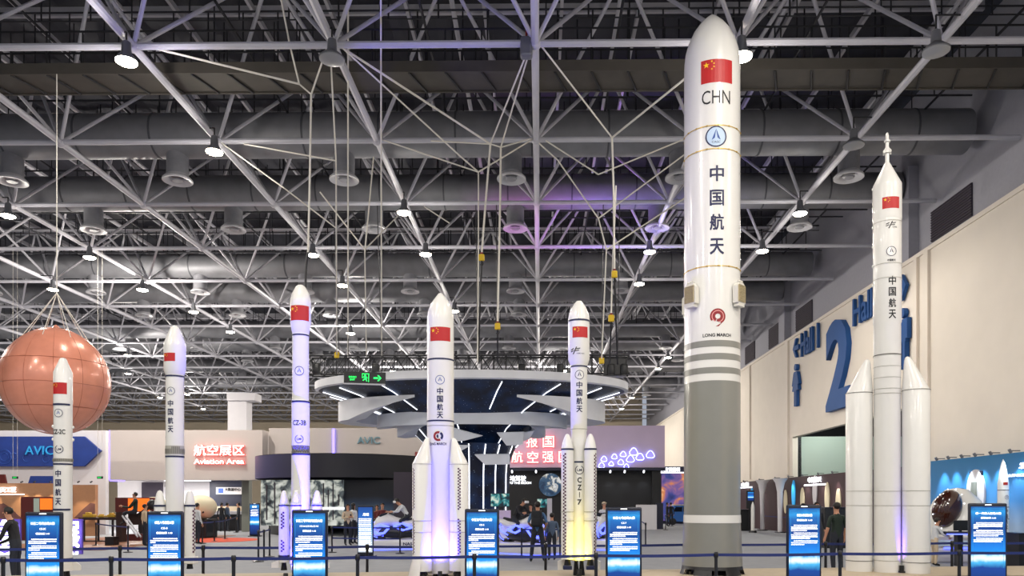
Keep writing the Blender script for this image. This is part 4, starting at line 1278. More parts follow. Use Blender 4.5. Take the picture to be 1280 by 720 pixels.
# ---- white booth with the blue arrow
YA = 40.0
t = thing('booth_fascia', 'white booth wall carrying the dark blue arrow sign', 'booth wall', P(40, 640, YA) * Vector((1, 1, 0)) if False else Vector((P(40, 640, YA).x, YA, 0)))
slab('panel', 'white_panel', -260, 132, 538, 610, YA + .2, .3, t)
slab('side_wall', 'white_panel', 118, 132, 610, 669, YA + .2, .3, t, ground=True)
s = slab('blue_band', 'navy_sign', -260, 105, 545.5, 583, YA, .14, t)
B().prism([P(105, 545.5, YA), P(126, 563.5, YA), P(105, 583, YA)], (0, .14, 0)).done('arrow_tip', 'navy_sign', s)
sign_text('AVIC', 50, 563, YA, 36, 11, 'sign_cyan', s, bold=.0)
b = B()
for cxp, cyp, rr in ((6, 571, 9), (6, 571, 5), (18, 570, 4), (34, 572, 5), (-20, 565, 12), (58, 574, 4)):
    p = P(cxp, cyp, YA)
    b.path([p + Vector((rr * .042 * math.cos(a), -.03, rr * .042 * math.sin(a))) for a in [2 * PI * i / 18 for i in range(19)]], .012, 4)
b.done('line_drawing', 'sign_line', s)
for x, lab in ((19, 'tiny green exit sign under the blue arrow band'), (125, 'tiny green exit sign near the point of the blue arrow')):
    p = P(x, 597, 33.8)
    e = thing('exit_sign', lab, 'sign', p)
    B().bevelbox(p, (.26, .05, .11), .01).done('case', 'plastic_black', e)
    B().add(text_bm('EXIT', w=.17, h=.06), Matrix.Translation(p + Vector((0, -.03, 0)))).done('lettering', 'exit_green', e)
    for dx in (-.1, .1): B().tube(p + Vector((dx, 0, .05)), (p.x + dx, 33.8, ZB), .008, 4).done('cable', 'rope', e)
# brown exhibition wall below
t = thing('exhibit_wall', 'warm brown exhibition wall with mountain print under the blue arrow', 'booth wall', (P(40, 640, 38).x, 38, 0))
slab('panel', 'brown_panel', -200, 82, 604, 662, 38, .25, t, ground=True)
slab('panel', 'brown_panel', 82, 119, 606, 662, 38.3, .25, t, ground=True)
for pts in ([(-30, 650), (-8, 632), (4, 629), (10, 633), (24, 645), (30, 650)], [(92, 648), (104, 636), (113, 628.5), (118.5, 629.5), (118.5, 648)]):
    B().prism([P(x, y, 37.97) for x, y in pts], (0, .025, 0)).done('mountain_print', 'mountain_print', t)
sign_text('航天工匠', 8, 612, 38, 26, 7, 'led_white', t)
slab('underline', 'led_white', -10, 30, 617.5, 618.6, 37.95, .04, t)
for px in (-12, 26, 42, 62, 97, 113):
    p = P(px, 603, 37.4)
    l = B().tube(p, p + Vector((0, .14, .05)), .035, 10).done('spot_lamp', 'plastic_black', t)
    spot('wall_washer', p + Vector((0, .1, -.08)), 140, (1, .82, .55), 60, .7, .05, P(px, 640, 37.9), t)
for quad, m, lab in (([(34, 606), (38, 594), (66, 594), (66, 606)], 'navy_sign', 'slanted blue sign panel above the brown wall beside the slim rocket'), ([(-14, 606), (-14, 592), (5, 592), (8, 606)], 'dark_red', 'dark red sign panel above the brown wall at the edge of view')):
    B().prism([P(x, y + 1, 38.22) for x, y in quad], (0, .12, 0)).done('sign_panel', m, label=lab, cat='sign')
t = thing('red_cabinet', 'dark red machine cabinet with glowing orange screen behind the first kiosk', 'machine', (P(48, 650, 34).x, 34, 0))
slab('body', 'dark_red', 26, 66, 621, 680, 34, .8, t, ground=True)
slab('screen', 'orange_screen', 50, 65, 623, 637, 33.97, .03, t)
slab('door', 'recess_green', 42, 49, 623, 640, 33.97, .03, t)
# white lit block characters standing on the floor
for ch, px, py, w, h, lt, lab in (('皇', 7, 668, 31, 37, 'M', 'white lit block letters behind the bending man'), ('展', 92, 668, 16, 33, 'AI', 'white lit block letters beside the slim rocket')):
    Y = 25.0
    t = thing('letter_sign', lab, 'sign', (P(px, 690, Y).x, Y, 0))
    c, d = wallbox(px - w / 2, px + w / 2, 649, 699, Y, .1)
    top = c.z + d[2] / 2
    B().box((c.x, Y + .16, top / 2), (d[0] * .96, .08, top)).done('back_panel', 'purple_letter', t)
    sign_text(ch, px, py, Y, w, h, 'led_white', t, bold=.015, depth=.1)
    sign_text(lt, px, 693, Y, w * .8, 8, 'led_white', t, bold=.02, depth=.1)

# ---- projecting white block with the red halo sign
YC = 43.5
t = thing('booth_fascia', 'broad pale booth fascia with red halo letters and violet edge light', 'booth wall', (P(330, 640, YC).x, YC, 0))
slab('panel', 'fascia_warm', 137.5, 328, 537.5, 600, YC - .6, 1.2, t)
slab('edge_light', 'led_violet', 136.2, 137.6, 538, 600, YC - .45, .5, t)
slab('edge_light', 'led_violet', 137, 150, 600, 601.5, YC - .3, .5, t)
slab('edge_light', 'led_white', 205, 262, 599.5, 601.5, YC + .2, .2, t)
e = sign_text('航空展区', 275.5, 563, YC - .6, 63, 13.5, 'neon_face', t, bold=.004, out=.2)
sign_text('航空展区', 275.5, 563, YC - .6, 64, 14.2, 'neon_red', e, bold=.02, out=.1, name='halo')
e = sign_text('Aviation Area', 275.5, 577, YC - .6, 63, 6.6, 'neon_face', t, bold=.01, out=.2)
sign_text('Aviation Area', 275.5, 577, YC - .6, 64, 7.4, 'neon_red', e, bold=.02, out=.1, name='halo')
b = B()
c, d = wallbox(148, 265, 601, 664, 49, .2)
b.box((c.x, 49, 2.1), (d[0], .2, 4.2))
b.done('wall_booth_back', 'white_panel', kind='structure')
slab('window_1', 'vent_dark', 177, 203, 603, 622, 48.8, .1, kind='structure')
B().box((P(206, 602, 46).x, 46.5, 3.2), (5.4, 4.4, .12)).done('ceiling_booth', 'white_panel', kind='structure')
for x, y in ((P(175, 602, 45.6).x, 45.6), (P(235, 602, 46).x, 46)): 
    lg = thing('booth_downlight', 'square booth ceiling light inside the white aviation booth', 'lamp', (x, y, 3.08), 'booth ceiling lights')
    B().bevelbox((x, y, 3.11), (.6, .6, .06), .01).done('diffuser', 'led_white', lg)
    l = bpy.data.lights.new('booth_light', 'AREA')
    l.energy, l.size, l.color = 300, .55, (1, .97, .92)
    o = bpy.data.objects.new('booth_light', l)
    COL.objects.link(o)
    o.parent = lg
    o.location = (0, 0, -.03)
def capsule_model(px, Y, w, h, lab):
    p = P(px, 640, Y)
    t = thing('cabin_model', lab, 'cockpit model', (p.x, Y, 0))
    zc = 1.05
    b = B().ball((p.x, Y, zc + h * .35), (w / 2, w * .75, h / 2), 28, 18)
    b.done('body', 'cream', t, True)
    B().ball((p.x - w * .1, Y - w * .66, zc + h * .5), (.19, .1, .19), 16, 10).done('porthole', 'glass_dark', t, True)
    B().bevelbox((p.x + w * .28, Y - w * .5, zc + .2), (.14, .1, .1), .02).done('vent', 'plastic_black', t)
    B().bevelbox((p.x, Y, .45), (w * .8, w, .9), .06).done('stand', 'plastic_black', t)
capsule_model(251, 36.5, 1.35, 1.2, 'cream aircraft cabin model with round window beside the checked strip rocket')
capsule_model(193, 37.5, 1.25, 1.1, 'cream aircraft cabin model half hidden behind the checked strip rocket')
# dark room with the white sign
t = thing('dark_booth', 'dark open booth with a white sign on its back wall', 'booth', (P(283, 640, 48).x, 48, 0))
slab('back_wall', 'navy_dark', 262, 305, 598, 666, 48, .2, t, ground=True)
slab('sign_board', 'white_panel', 270, 303, 609, 618, 47.9, .08, t)
sign_text('大数据中心', 291, 611.8, 47.9, 20, 4, 'ink_black', t, depth=.02, out=.02)
slab('logo', 'sign_line', 273, 279, 610.5, 616.5, 47.88, .03, t)
slab('counter', 'shirt_beige', 264, 304, 633, 661, 47, .7, t, ground=True)
slab('white_table', 'white_panel', 255, 302, 639, 643, 45, 1.2, t)
slab('table_base', 'plastic_black', 260, 300, 643, 664, 45.4, .6, t, ground=True)
slab('pillar_1', 'grey_pillar', 302, 311, 599.5, 664.5, 44, .5, kind='structure', ground=True)
t = thing('red_carpet', 'round orange-red carpet on the grey floor', 'carpet', (P(262, 673, 34).x, 34.2, 0))
B().lathe([(2.0, .02), (2.02, .0)], P(262, 673, 34).x, 34.2, 56).done('pile', 'carpet_red', t)
# far white column
p = P(297, 512, 62)
B().box((p.x, 62.5, 5.2), (1.55, 1.2, 10.4)).done('pillar_2', 'white_panel', kind='structure')
B().box((p.x + .4, 62.4, 10.3), (2.3, 1.5, .6)).done('pillar_2_cap', 'white_panel', kind='structure')
# wood floor of the machine zone
c0, c1 = P(70, 688, 27), P(214, 652, 39)
B().box(((c0.x + c1.x) / 2 - .3, 33, .008), (5.6, 12.0, .016)).done('floor_wood', 'wood_floor', kind='structure')

# machines and tables there
t = thing('simulator_machine', 'dark red ride simulator with orange picture screen and slanted steel rails', 'machine', (P(165, 660, 32).x, 32, 0))
slab('cabinet', 'dark_red', 144, 187, 622, 640, 32.6, .5, t)
slab('screen', 'orange_screen', 160, 186, 623, 639, 32.55, .05, t)
slab('leg', 'wood_dark', 145, 152, 640, 676, 32.4, .4, t, ground=True)
slab('leg', 'wood_dark', 180, 187, 640, 676, 32.4, .4, t, ground=True)
for dx in (0, 4): B().tube(P(153 + dx, 645, 30.5), P(172 + dx, 671, 29.5), .035, 8).done('rail', 'steel_white', t)
B().tube(P(172, 645, 31), P(194, 628, 31), .08, 8).done('boom', 'plastic_black', t)
B().ball(P(190, 631, 31), (.2, .2, .22), 14, 10).done('joint', 'plastic_black', t, True)
slab('seat', 'wood_dark', 160, 178, 642, 656, 31.2, .5, t)
slab('step', 'dark_red', 158, 175, 668, 676, 30.5, .7, t)
slab('tool_box', 'plastic_black', 131, 142, 671, 676, 30, .4, label='small black case on the wood floor under the table', cat='box', ground=True)
t = thing('display_table', 'dark table with yellow models on top', 'table', (P(123, 660, 33).x, 33, 0))
slab('top', 'wood_dark', 98, 148, 647, 650, 32.6, 1.0, t)
for px in (105, 123, 141):
    p = P(px, 660, 33)
    B().tube((p.x, 33, 0.03), (p.x, 33, .98), .05, 8).done('leg', 'plastic_black', t)
    B().bevelbox((p.x, 33, .025), (.6, .5, .05), .01).done('foot', 'plastic_black', t)
for px, w, hh, lab in ((112, 13, .22, 'yellow model tank, biggest on the dark table'), (128, 9, .14, 'low yellow model beside the tank on the dark table'), (141, 10, .2, 'yellow model at the end of the dark table')):
    p = P(px, 646, 33)
    z = P(px, 647, 32.9).z + .012
    t = thing('yellow_model', lab, 'model', (p.x, 33, z))
    ww = w * 33 / FOC
    B().bevelbox((p.x, 33, z + hh * .3), (ww, .3, hh * .6), .02).done('hull', 'model_yellow', t)
    B().bevelbox((p.x - ww * .1, 33, z + hh * .75), (ww * .45, .2, hh * .5), .03).done('turret', 'model_yellow', t)

# ---- round dark pavilion with the white band on top
YR = 38.0
t = thing('round_pavilion', 'round dark pavilion with station picture inside, behind the violet-lit rocket', 'pavilion', (P(425, 640, YR).x, YR, 0))
cxp = P(436, 600, YR + 4.6).x
rp_ = 4.75
zt, zm, zb = P(0, 569, 37).z, P(0, 598, 35).z, P(0, 600, 35).z
B().lathe([(rp_, 4.12), (rp_, 2.95)], cxp, YR + 4, 64, cap=False).lathe([(rp_ - .15, 4.12), (rp_ - .15, 2.95)], cxp, YR + 4, 64, cap=False).done('canopy_band', 'dark_canopy', t, True)
B().lathe([(rp_, 4.14), (.1, 4.2)], cxp, YR + 4, 48, cap=False).done('roof', 'plastic_black', t)
B().lathe([(4.2, 2.95), (4.2, 0)], cxp, YR + 4.6, 48, cap=False, a0=-PI * .5 - .9 + PI, a1=PI * 1.5 + .9 - PI + PI).done('inner_wall', 'black_wall', t, True)
slab('station_picture', 'station_print', 326, 429, 600, 657, 38.0, .15, t)
slab('earth_limb_picture', 'limb_print', 429.5, 492, 600, 658, 38.4, .15, t)
slab('grey_wall', 'vent_dark', 492, 516, 590, 660, 37.6, .2, t, ground=True)
slab('handrail', 'led_white', 395, 430, 634, 637, 37.8, .06, t)
b = B()
for px, y0, y1 in ((333, 606, 650), (343, 603, 655), (352, 612, 640), (404, 604, 656), (410, 612, 640), (416, 604, 650), (423, 618, 632)):
    c, d = wallbox(px - .5, px + .5, y0, y1, 37.9, .1)
    B().box(c, d).done('rack_print', 'vent_dark', t)
t = thing('white_upper_wall', 'white curved upper wall with grey letters above the dark pavilion', 'booth wall', (P(460, 640, 44).x, 44, 0))
slab('panel', 'fascia_warm', 336, 530, 535, 571, 43.5, .4, t)
slab('edge_light', 'led_violet', 415.5, 418, 536, 570, 43.4, .08, t)
slab('support_post', 'plastic_black', 336, 338, 570, 664, 43.6, .1, t, ground=True)
slab('support_post', 'plastic_black', 526, 528, 570, 664, 43.6, .1, t, ground=True)
sign_text('AVIC', 461, 550.5, 43.5, 29, 9, 'teal_letter', t, bold=.015)
sign_text('航空', 522, 566, 42.5, 14, 6, 'logo_red', t, bold=.02, out=-.9 + .0)
# small lit kiosks deeper in
kiosk(318.5, 629, 13, 38, 'small lit white-blue kiosk beside the grey pillar', [('航空', .5, .1)])
t = thing('poster_stand', 'tall light blue poster stand covered with white text beside the two women', 'sign', (P(457, 690, 24).x, 24, 0))
c, d = wallbox(447, 467, 632, 694, 24, .08)
top = c.z + d[2] / 2
B().bevelbox((c.x, 24, top / 2 + .02), (d[0], .08, top - .04), .02).done('case', 'kiosk_case', t)
B().box((c.x, 23.955, top / 2 + .05), (d[0] - .06, .01, top - .2)).done('screen', 'poster_blue', t)
B().bevelbox((c.x, 24, .02), (d[0] + .1, .45, .04), .01).done('base', 'plastic_black', t)
b = B()
rnd = random.Random(3)
for q in range(17):
    z = top - .42 - q * .062
    x = -d[0] / 2 + .06
    while x < d[0] / 2 - .07:
        cw = rnd.uniform(.015, .03)
        b.box((c.x + x, 23.948, z), (cw * .85, .002, rnd.uniform(.025, .036)))
        x += cw
b.done('paragraph', 'white_glow', t)
B().add(text_bm('月球', w=.2, h=.09, bold=.03), Matrix.Translation((c.x + .02, 23.948, top - .28))).done('lettering', 'white_glow', t)

# ---- lilac fascia with neon characters, over the black booth
YP = 50.0
t = thing('booth_fascia', 'lilac booth fascia with red neon characters and violet neon triangles', 'booth wall', (P(730, 640, YP).x, YP, 0))
slab('panel', 'fascia_lilac', 631, 831, 532, 584.4, YP, .4, t)
for ch, px, py in (('航', 664, 553), ('报', 665, 552.5), ('国', 685.5, 552.5)):
    if px == 664: continue
    e = sign_text(ch, px, py, YP, 14, 14, 'neon_face', t, bold=.004, out=.22, depth=.04)
    sign_text(ch, px, py, YP, 14.8, 14.8, 'neon_red', e, bold=.02, out=.12, depth=.04, name='halo')
for ch, px in (('航', 646.5), ('空', 666), ('强', 685), ('国', 705)):
    e = sign_text(ch, px, 571.5, YP, 14, 14, 'neon_face', t, bold=.004, out=.22, depth=.04)
    sign_text(ch, px, 571.5, YP, 14.8, 14.8, 'neon_red', e, bold=.02, out=.12, depth=.04, name='halo')
for px, py, r in ((755, 574, 3.2), (768, 571, 3.0), (779, 568, 3.2), (792, 565, 4.4), (764, 580, 2.6), (776, 578, 3.2), (788, 574, 4.2), (800, 571.5, 4.2), (813, 568.5, 4.4), (752, 582, 3.2), (783, 583, 2.6)):
    p = P(px, py, YP - .12)
    k = YP / FOC * r
    pts = []
    for i in range(25):
        a = 2 * PI * i / 24
        rr = k * (1 + .13 * math.cos(3 * a + .9))
        pts.append(p + Vector((rr * math.sin(a + .35) * 1.1, 0, rr * math.cos(a + .35))))
    n_ = B().path(pts, .022, 5).done('neon_triangle', 'led_white', t)
    B().path([q + Vector((0, .07, 0)) for q in pts], .035, 5).done('halo', 'led_blue', n_)
t = thing('moon_booth', 'black booth wall with white lettering and a big earth picture', 'booth wall', (P(720, 640, YP).x, YP + .5, 0))
slab('wall', 'black_wall', 629, 826, 586, 666, YP + .5, .3, t, ground=True)
slab('header', 'navy_dark', 629, 832, 584.5, 588, YP - .2, .9, t)
sign_text('月地驾驶', 644, 598, YP + .5, 27, 7, 'led_white', t, bold=.02)
sign_text('STEP INTO THE MOON', 643, 603.6, YP + .5, 42, 3, 'led_white', t, bold=.03)
p = P(688, 606, YP + .4)
k = YP / FOC
B().lathe([(.001, -.05), (14.5 * k, -.05), (14.5 * k, .05), (.001, .05)], 0, 0, 48).done('earth_picture', 'earth', t, True, M=Matrix.Translation(p) @ Matrix.Rotation(PI / 2, 4, 'X'))
slab('grey_panel', 'black_wall', 815, 826, 586, 664, YP, .4, t, ground=True)
for px in (640, 670, 763, 781, 805):
    p = P(px, 588.5, YP - .3)
    B().tube(p, p + Vector((0, .15, -.1)), .06, 10).done('spot_lamp', 'led_white', t)
    if px > 750: spot('wall_washer', p + Vector((0, .2, -.15)), 25, (.9, .95, 1), 70, .8, .05, P(px, 625, YP + .5), t)
slab('reception_desk', 'white_panel', 797, 821, 631, 660, 47.5, .8, label='pale grey reception desk before the black booth wall', cat='desk', ground=True)
slab('display_case', 'navy_dark', 820, 829, 629, 660, 48.5, .5, label='dark upright display case beside the reception desk', cat='case', ground=True)
for px, py, w, h, Y, m, lab in ((625, 625, 24, 17, 28.0, 'tv_print', 'wall screen with swirling ice picture behind the dark-shirted rider'), (678, 629, 14, 12, 33, 'tv_print', 'teal lit screen below the earth picture')):
    p = P(px, py, Y)
    t = thing('monitor', lab, 'screen', (p.x, Y, 0))
    slab('bezel', 'plastic_black', px - w / 2, px + w / 2, py - h / 2, py + h / 2, Y, .08, t)
    slab('picture', m, px - w / 2 + .7, px + w / 2 - .7, py - h / 2 + .7, py + h / 2 - .7, Y - .015, .02, t)
    B().box((p.x, Y + .06, p.z / 2), (.12, .08, p.z)).done('pole', 'plastic_black', t)
    B().bevelbox((p.x, Y + .06, .02), (.7, .5, .04), .01).done('foot', 'plastic_black', t)
slab('pink_counter', 'fascia_lilac', 619, 638, 638, 676, 27.6, .5, label='pink lit counter below the ice picture screen', cat='counter', ground=True)
slab('white_post_panel', 'white_panel', 684, 690, 623, 672, 32, .3, label='slim white panel standing beside the teal screen', cat='panel', ground=True)

# ---- nebula wall and little blue car
t = thing('nebula_wall', 'colourful nebula picture wall with white header text beside the tallest rocket', 'booth wall', (P(840, 640, 60).x, 60, 0))
slab('wall', 'navy_dark', 822, 885, 583, 655, 60, .3, t, ground=True)
slab('picture', 'nebula', 827, 884, 592, 651, 59.95, .05, t)
sign_text('太空漫游展', 838, 586.8, 59.9, 24, 5.4, 'led_white', t, bold=.02)
slab('light_line', 'led_white', 824, 884, 590, 591.4, 59.8, .1, t)
p = P(850, 650, 57.5)
t = thing('toy_car', 'small blue car before the nebula picture wall', 'car', (p.x, 57.5, 0))
prof = [(-1.0, .25), (-1.05, .7), (-.75, 1.0), (-.5, 1.45), (.6, 1.45), (.95, .95), (1.1, .8), (1.1, .25)]
B().prism([Vector((p.x + x, 56.9, z)) for x, z in prof], (0, 1.2, 0)).done('body', 'car_blue', t)
B().prism([Vector((p.x + x, 56.88, z)) for x, z in ((-.62, 1.0), (-.42, 1.35), (.05, 1.35), (.05, 1.0))], (0, .02, 0)).done('window', 'glass_dark', t)
B().prism([Vector((p.x + x, 56.88, z)) for x, z in ((.12, 1.0), (.12, 1.35), (.52, 1.35), (.8, 1.0))], (0, .02, 0)).done('window', 'glass_dark', t)
B().box((p.x, 57.5, 1.49), (1.1, 1.1, .07)).done('roof', 'cream', t)
for x in (-.65, .7):
    for yy in (56.9, 58.1): B().lathe([(.001, -.06), (.26, -.06), (.26, .06), (.001, .06)], 0, 0, 20).done('wheel', 'plastic_black', t, M=Matrix.Translation((p.x + x, yy, .26)) @ Matrix.Rotation(PI / 2, 4, 'X'))

# ================================================================== right wall: letters, vents, display walls
def wall_letter(poly_or_txt, name, lab, y0, y1, z0, z1, depth=.22, m='blue_letter', bold=.0, parent=None, k=1.0):
    """raised sign on the right wall; y0 is the far edge (reads first), y1 the near edge"""
    Mx = Matrix.Translation((XW - .12, (y0 + y1) / 2, (z0 + z1) / 2)) @ Matrix.Rotation(-PI / 2, 4, 'Z')
    b = B()
    if isinstance(poly_or_txt, str):
        b.add(text_bm(poly_or_txt, w=abs(y0 - y1), h=abs(z1 - z0), bold=bold, depth=depth))
    else:
        for poly in poly_or_txt: b.prism([(x * k, -depth / 2, z * k) for x, z in poly], (0, depth, 0))
    return b.done(name, m, parent, M=Mx, recalc=not isinstance(poly_or_txt, str), label=lab, cat=None if parent else 'wall sign')
def wy(px): return PW(px, 500, XW - .2).y
def wz(px, py): return PW(px, py, XW - .2).z
wall_letter('2', 'wall_numeral', 'giant raised blue numeral two on the cream wall', wy(1033), wy(1062.5), 6.2, 10.55, .25, bold=.035)
wall_letter('Hall 1', 'wall_lettering', 'raised blue Hall 1 lettering beside the arrow on the cream wall', wy(1000), wy(1021.5), wz(1010, 441), wz(1011, 410), .14, bold=.012)
wall_letter('Hall 3', 'wall_lettering', 'raised blue Hall 3 lettering half hidden behind the escape-tower rocket', wy(1065), wy(1103), wz(1084, 398), wz(1084, 362), .14, bold=.012)
wall_letter([[(-.75, 0), (-.1, .85), (.25, .85), (-.2, .2), (.8, .2), (.8, -.2), (-.2, -.2), (.25, -.85), (-.1, -.85)]], 'wall_arrow', 'raised blue arrow pointing to Hall 1 on the cream wall', wy(990), wy(998), wz(994, 446), wz(994, 424), .14, k=.62)
wall_letter([[(.75, 0), (.1, .85), (-.25, .85), (.2, .2), (-.8, .2), (-.8, -.2), (.2, -.2), (-.25, -.85), (.1, -.85)]], 'wall_arrow', 'raised blue arrow showing beside the escape-tower rocket', wy(1119), wy(1131), wz(1126, 372), wz(1126, 346), .14, k=.6)
yy, zz = wy(994), wz(994, 482)
lady = [disc(.19, 18, 0, 1.02), [(-.2, .78), (.2, .78), (.34, .15), (.5, -.28), (-.5, -.28), (-.34, .15)], [(-.2, -.28), (-.03, -.28), (-.03, -1.15), (-.2, -1.15)], [(.03, -.28), (.2, -.28), (.2, -1.15), (.03, -1.15)], [(-.2, .78), (-.3, .7), (-.55, .05), (-.45, .0), (-.2, .55)], [(.2, .78), (.3, .7), (.55, .05), (.45, .0), (.2, .55)]]
wall_letter(lady, 'restroom_figure', 'raised blue woman figure sign under the Hall 1 arrow', yy, yy, zz, zz, .18)
man = [disc(.2, 18, 0, 1.05), [(-.42, .8), (.42, .8), (.42, .0), (.28, .0), (.28, -.1), (-.28, -.1), (-.28, .0), (-.42, .0)], [(-.24, -.1), (-.03, -.1), (-.03, -1.15), (-.24, -1.15)], [(.03, -.1), (.24, -.1), (.24, -1.15), (.03, -1.15)]]
wall_letter(man, 'restroom_figure', 'raised blue man figure sign peeping out beside the escape-tower rocket', wy(1127.5), wy(1127.5), wz(1127, 425), wz(1127, 425), .18)
for px0, px1, yt, yb, lab in ((1166, 1216, 265, 303, 'large dark louvred vent high on the wall, biggest of the row'), (996, 1016, 389, 415, 'dark louvred vent above the Hall 1 lettering'), (962, 975, 412, 437, 'dark louvred vent beside the tallest rocket, second of the small row'), (932.5, 944, 434.5, 456, 'smallest dark louvred vent next to the tallest rocket')):
    xv = XW + .6
    y0, y1 = PW(px0, 300, xv).y, PW(px1, 300, xv).y
    zt, zb = PW(px0, yt, xv).z, PW(px0, yb, xv).z
    t = thing('wall_vent', lab, 'vent', (xv - .06, (y0 + y1) / 2, zb))
    B().box((xv - .02, (y0 + y1) / 2, (zt + zb) / 2), (.08, abs(y0 - y1), zt - zb)).done('backing', 'vent_dark', t)
    n = 12
    b = B()
    for i in range(n): b.box((xv - .07, (y0 + y1) / 2, zb + (zt - zb) * (i + .5) / n), (.05, abs(y0 - y1), .03), m=Matrix.Rotation(.5, 4, 'Y'))
    b.done('louvres', 'vent_dark', t)
# maroon display wall
xd = XW - .45
def yd(px): return PW(px, 650, xd).y
t = thing('display_wall', 'long dark maroon display wall with oval spacecraft pictures under the wall opening', 'display wall', (xd, 45, 0))
B().box((xd + .1, (28.4 + 66) / 2, 1.55), (.2, 66 - 28.4, 3.1)).done('panel', 'maroon_wall', t)
def onwall(txt, px, py, hpx, m, parent, wm, bold=.02):
    p = PW(px, py, xd - .04)
    B().add(text_bm(txt, w=wm, h=hpx * p.y / FOC, bold=bold, depth=.03), Matrix.Translation(p) @ Matrix.Rotation(-PI / 2, 4, 'Z')).done('lettering', m, parent, recalc=False)
onwall('中国航天', 1018, 599.5, 7, 'led_white', t, 1.9)
onwall('SPACE EXPLORATION', 1018, 606, 2.2, 'led_white', t, 3.0, .03)
onwall('未来', 931, 605.5, 5, 'led_white', t, 2.0)
onwall('THE FUTURE', 931, 609.5, 1.8, 'led_white', t, 3.6, .03)
for px, py, rz, m in ((982, 627, .62, 'cream'), (992, 618, .72, 'sign_cyan'), (1003, 625, .6, 'cream'), (1018.5, 613, .7, 'white_panel'), (1034, 623, .72, 'cream'), (1048, 628, .6, 'cream'), (940, 622, .6, 'sign_cyan')):
    p = PW(px, py, xd - .03)
    B().lathe([(.001, -.02), (1, -.02), (1, .02), (.001, .02)], 0, 0, 32).done('oval_picture', m, t, True, M=Matrix.Translation(p) @ Matrix.Rotation(-PI / 2, 4, 'Z') @ Matrix.Diagonal((.3, 1, rz * 1.1, 1)) @ Matrix.Rotation(PI / 2, 4, 'X'))
for px in (935, 955, 975, 992, 1010, 1030, 1048):
    p = PW(px, 600, xd)
    y = p.y
    B().box((xd - .15, y, 3.14), (.3, .03, .03)).done('lamp_arm', 'steel_dark', t)
    B().tube((xd - .32, y, 3.18), (xd - .26, y, 3.08), .045, 10).done('spot_lamp', 'lamp_shell', t)
    spot('wall_washer', (xd - .42, y, 3.05), 90, (1, .95, .9), 75, .8, .05, (xd, y, 1.4), t)
for px, lab in ((953, 'pale flared solid shaped as a curtain of light before the maroon wall, farther one'), (975, 'pale flared solid shaped as a curtain of light before the maroon wall, nearer one')):
    y = PW(px, 640, xd - .6).y
    t = thing('light_curtain', lab, 'column', (xd - .6, y, 0))
    B().lathe([(.42, 3.05), (.26, 2.8), (.16, 2.3), (.13, 1.2), (.13, .05)], xd - .6, y, 28, cap=False).done('shaft', 'white_panel', t, True)  # curtain of light built as a pale solid, no lamp inside
    B().lathe([(.3, .06), (.32, 0)], xd - .6, y, 28).done('base', 'plastic_black', t)
for px, wd, hh, Y, m, lab in ((929, 12, 1.25, 46, 'plastic_black', 'black counter before the maroon wall beside the tallest rocket'), (1040, 26, 1.5, 29, 'plastic_black', 'black display cabinet behind the kiosk of the tallest rocket')):
    p = P(px, 650, Y)
    t = thing('display_counter', lab, 'counter', (p.x, Y, 0))
    B().bevelbox((p.x, Y, hh / 2), (wd * Y / FOC, .7, hh), .03).done('body', m, t)
    B().bevelbox((p.x, Y, hh + .02), (wd * Y / FOC + .06, .76, .04), .01).done('top', 'kiosk_case', t)
p = P(938, 620, 45)
t = thing('wall_screen', 'dark screen with small blue picture before the maroon wall', 'screen', (p.x, 45, 0))
slab('bezel', 'plastic_black', 933, 943, 613, 636, 45, .1, t)
slab('picture', 'kiosk_screen', 935, 942, 615, 626, 44.97, .03, t)
B().box((p.x, 45.1, .8), (.1, .1, 1.6)).done('stand', 'plastic_black', t)
p = P(941, 650, 43)
t = thing('small_rocket', 'small white rocket model standing before the maroon wall', 'rocket model', (p.x, 43, 0))
B().lathe([(.01, 1.75), (.08, 1.55), (.1, 1.4), (.1, .12)], p.x, 43, 20).done('body', 'paint_white', t, True)
B().lathe([(.2, .12), (.22, 0)], p.x, 43, 20).done('plinth', 'plastic_black', t)

# light blue display wall at the near end
t = thing('display_wall', 'light blue display wall with white title at the edge of the hall', 'display wall', (xd, 20, 0))
B().box((xd + .1, (28.3 + 4) / 2, 1.6), (.2, 24.3, 3.2)).done('panel', 'blue_backdrop', t)
onwall('发射中心', 1299, 580.5, 8, 'led_white', t, 1.8)
onwall('LAUNCH CONTROL', 1290, 593, 3.4, 'led_white', t, 2.8, .02)
p = PW(1220, 592, xd - .03)
B().bevelbox(p, (.05, .7, .16), .02).done('nameplate', 'navy_dark', t)
p = PW(1220, 616, xd - .03)
B().lathe([(.001, -.03), (1, -.03), (1, .03), (.001, .03)], 0, 0, 40).done('oval_picture', 'white_panel', t, True, M=Matrix.Translation(p) @ Matrix.Rotation(-PI / 2, 4, 'Z') @ Matrix.Diagonal((.5, 1, .75, 1)) @ Matrix.Rotation(PI / 2, 4, 'X'))
B().lathe([(.1, p.z + .35), (.12, p.z - .1), (.1, p.z - .4)], p.x - .05, p.y, 16).done('capsule_picture', 'grey_pillar', t, True)
for px in (1181, 1196, 1213, 1230, 1250, 1275):
    y = PW(px, 600, xd).y
    B().box((xd - .15, y, 3.24), (.3, .03, .03)).done('lamp_arm', 'lamp_shell', t)
    B().tube((xd - .32, y, 3.28), (xd - .26, y, 3.18), .045, 10).done('spot_lamp', 'lamp_shell', t)
    spot('wall_washer', (xd - .42, y, 3.15), 140, (.8, .92, 1), 65, .8, .05, (xd, y, 1.6), t)
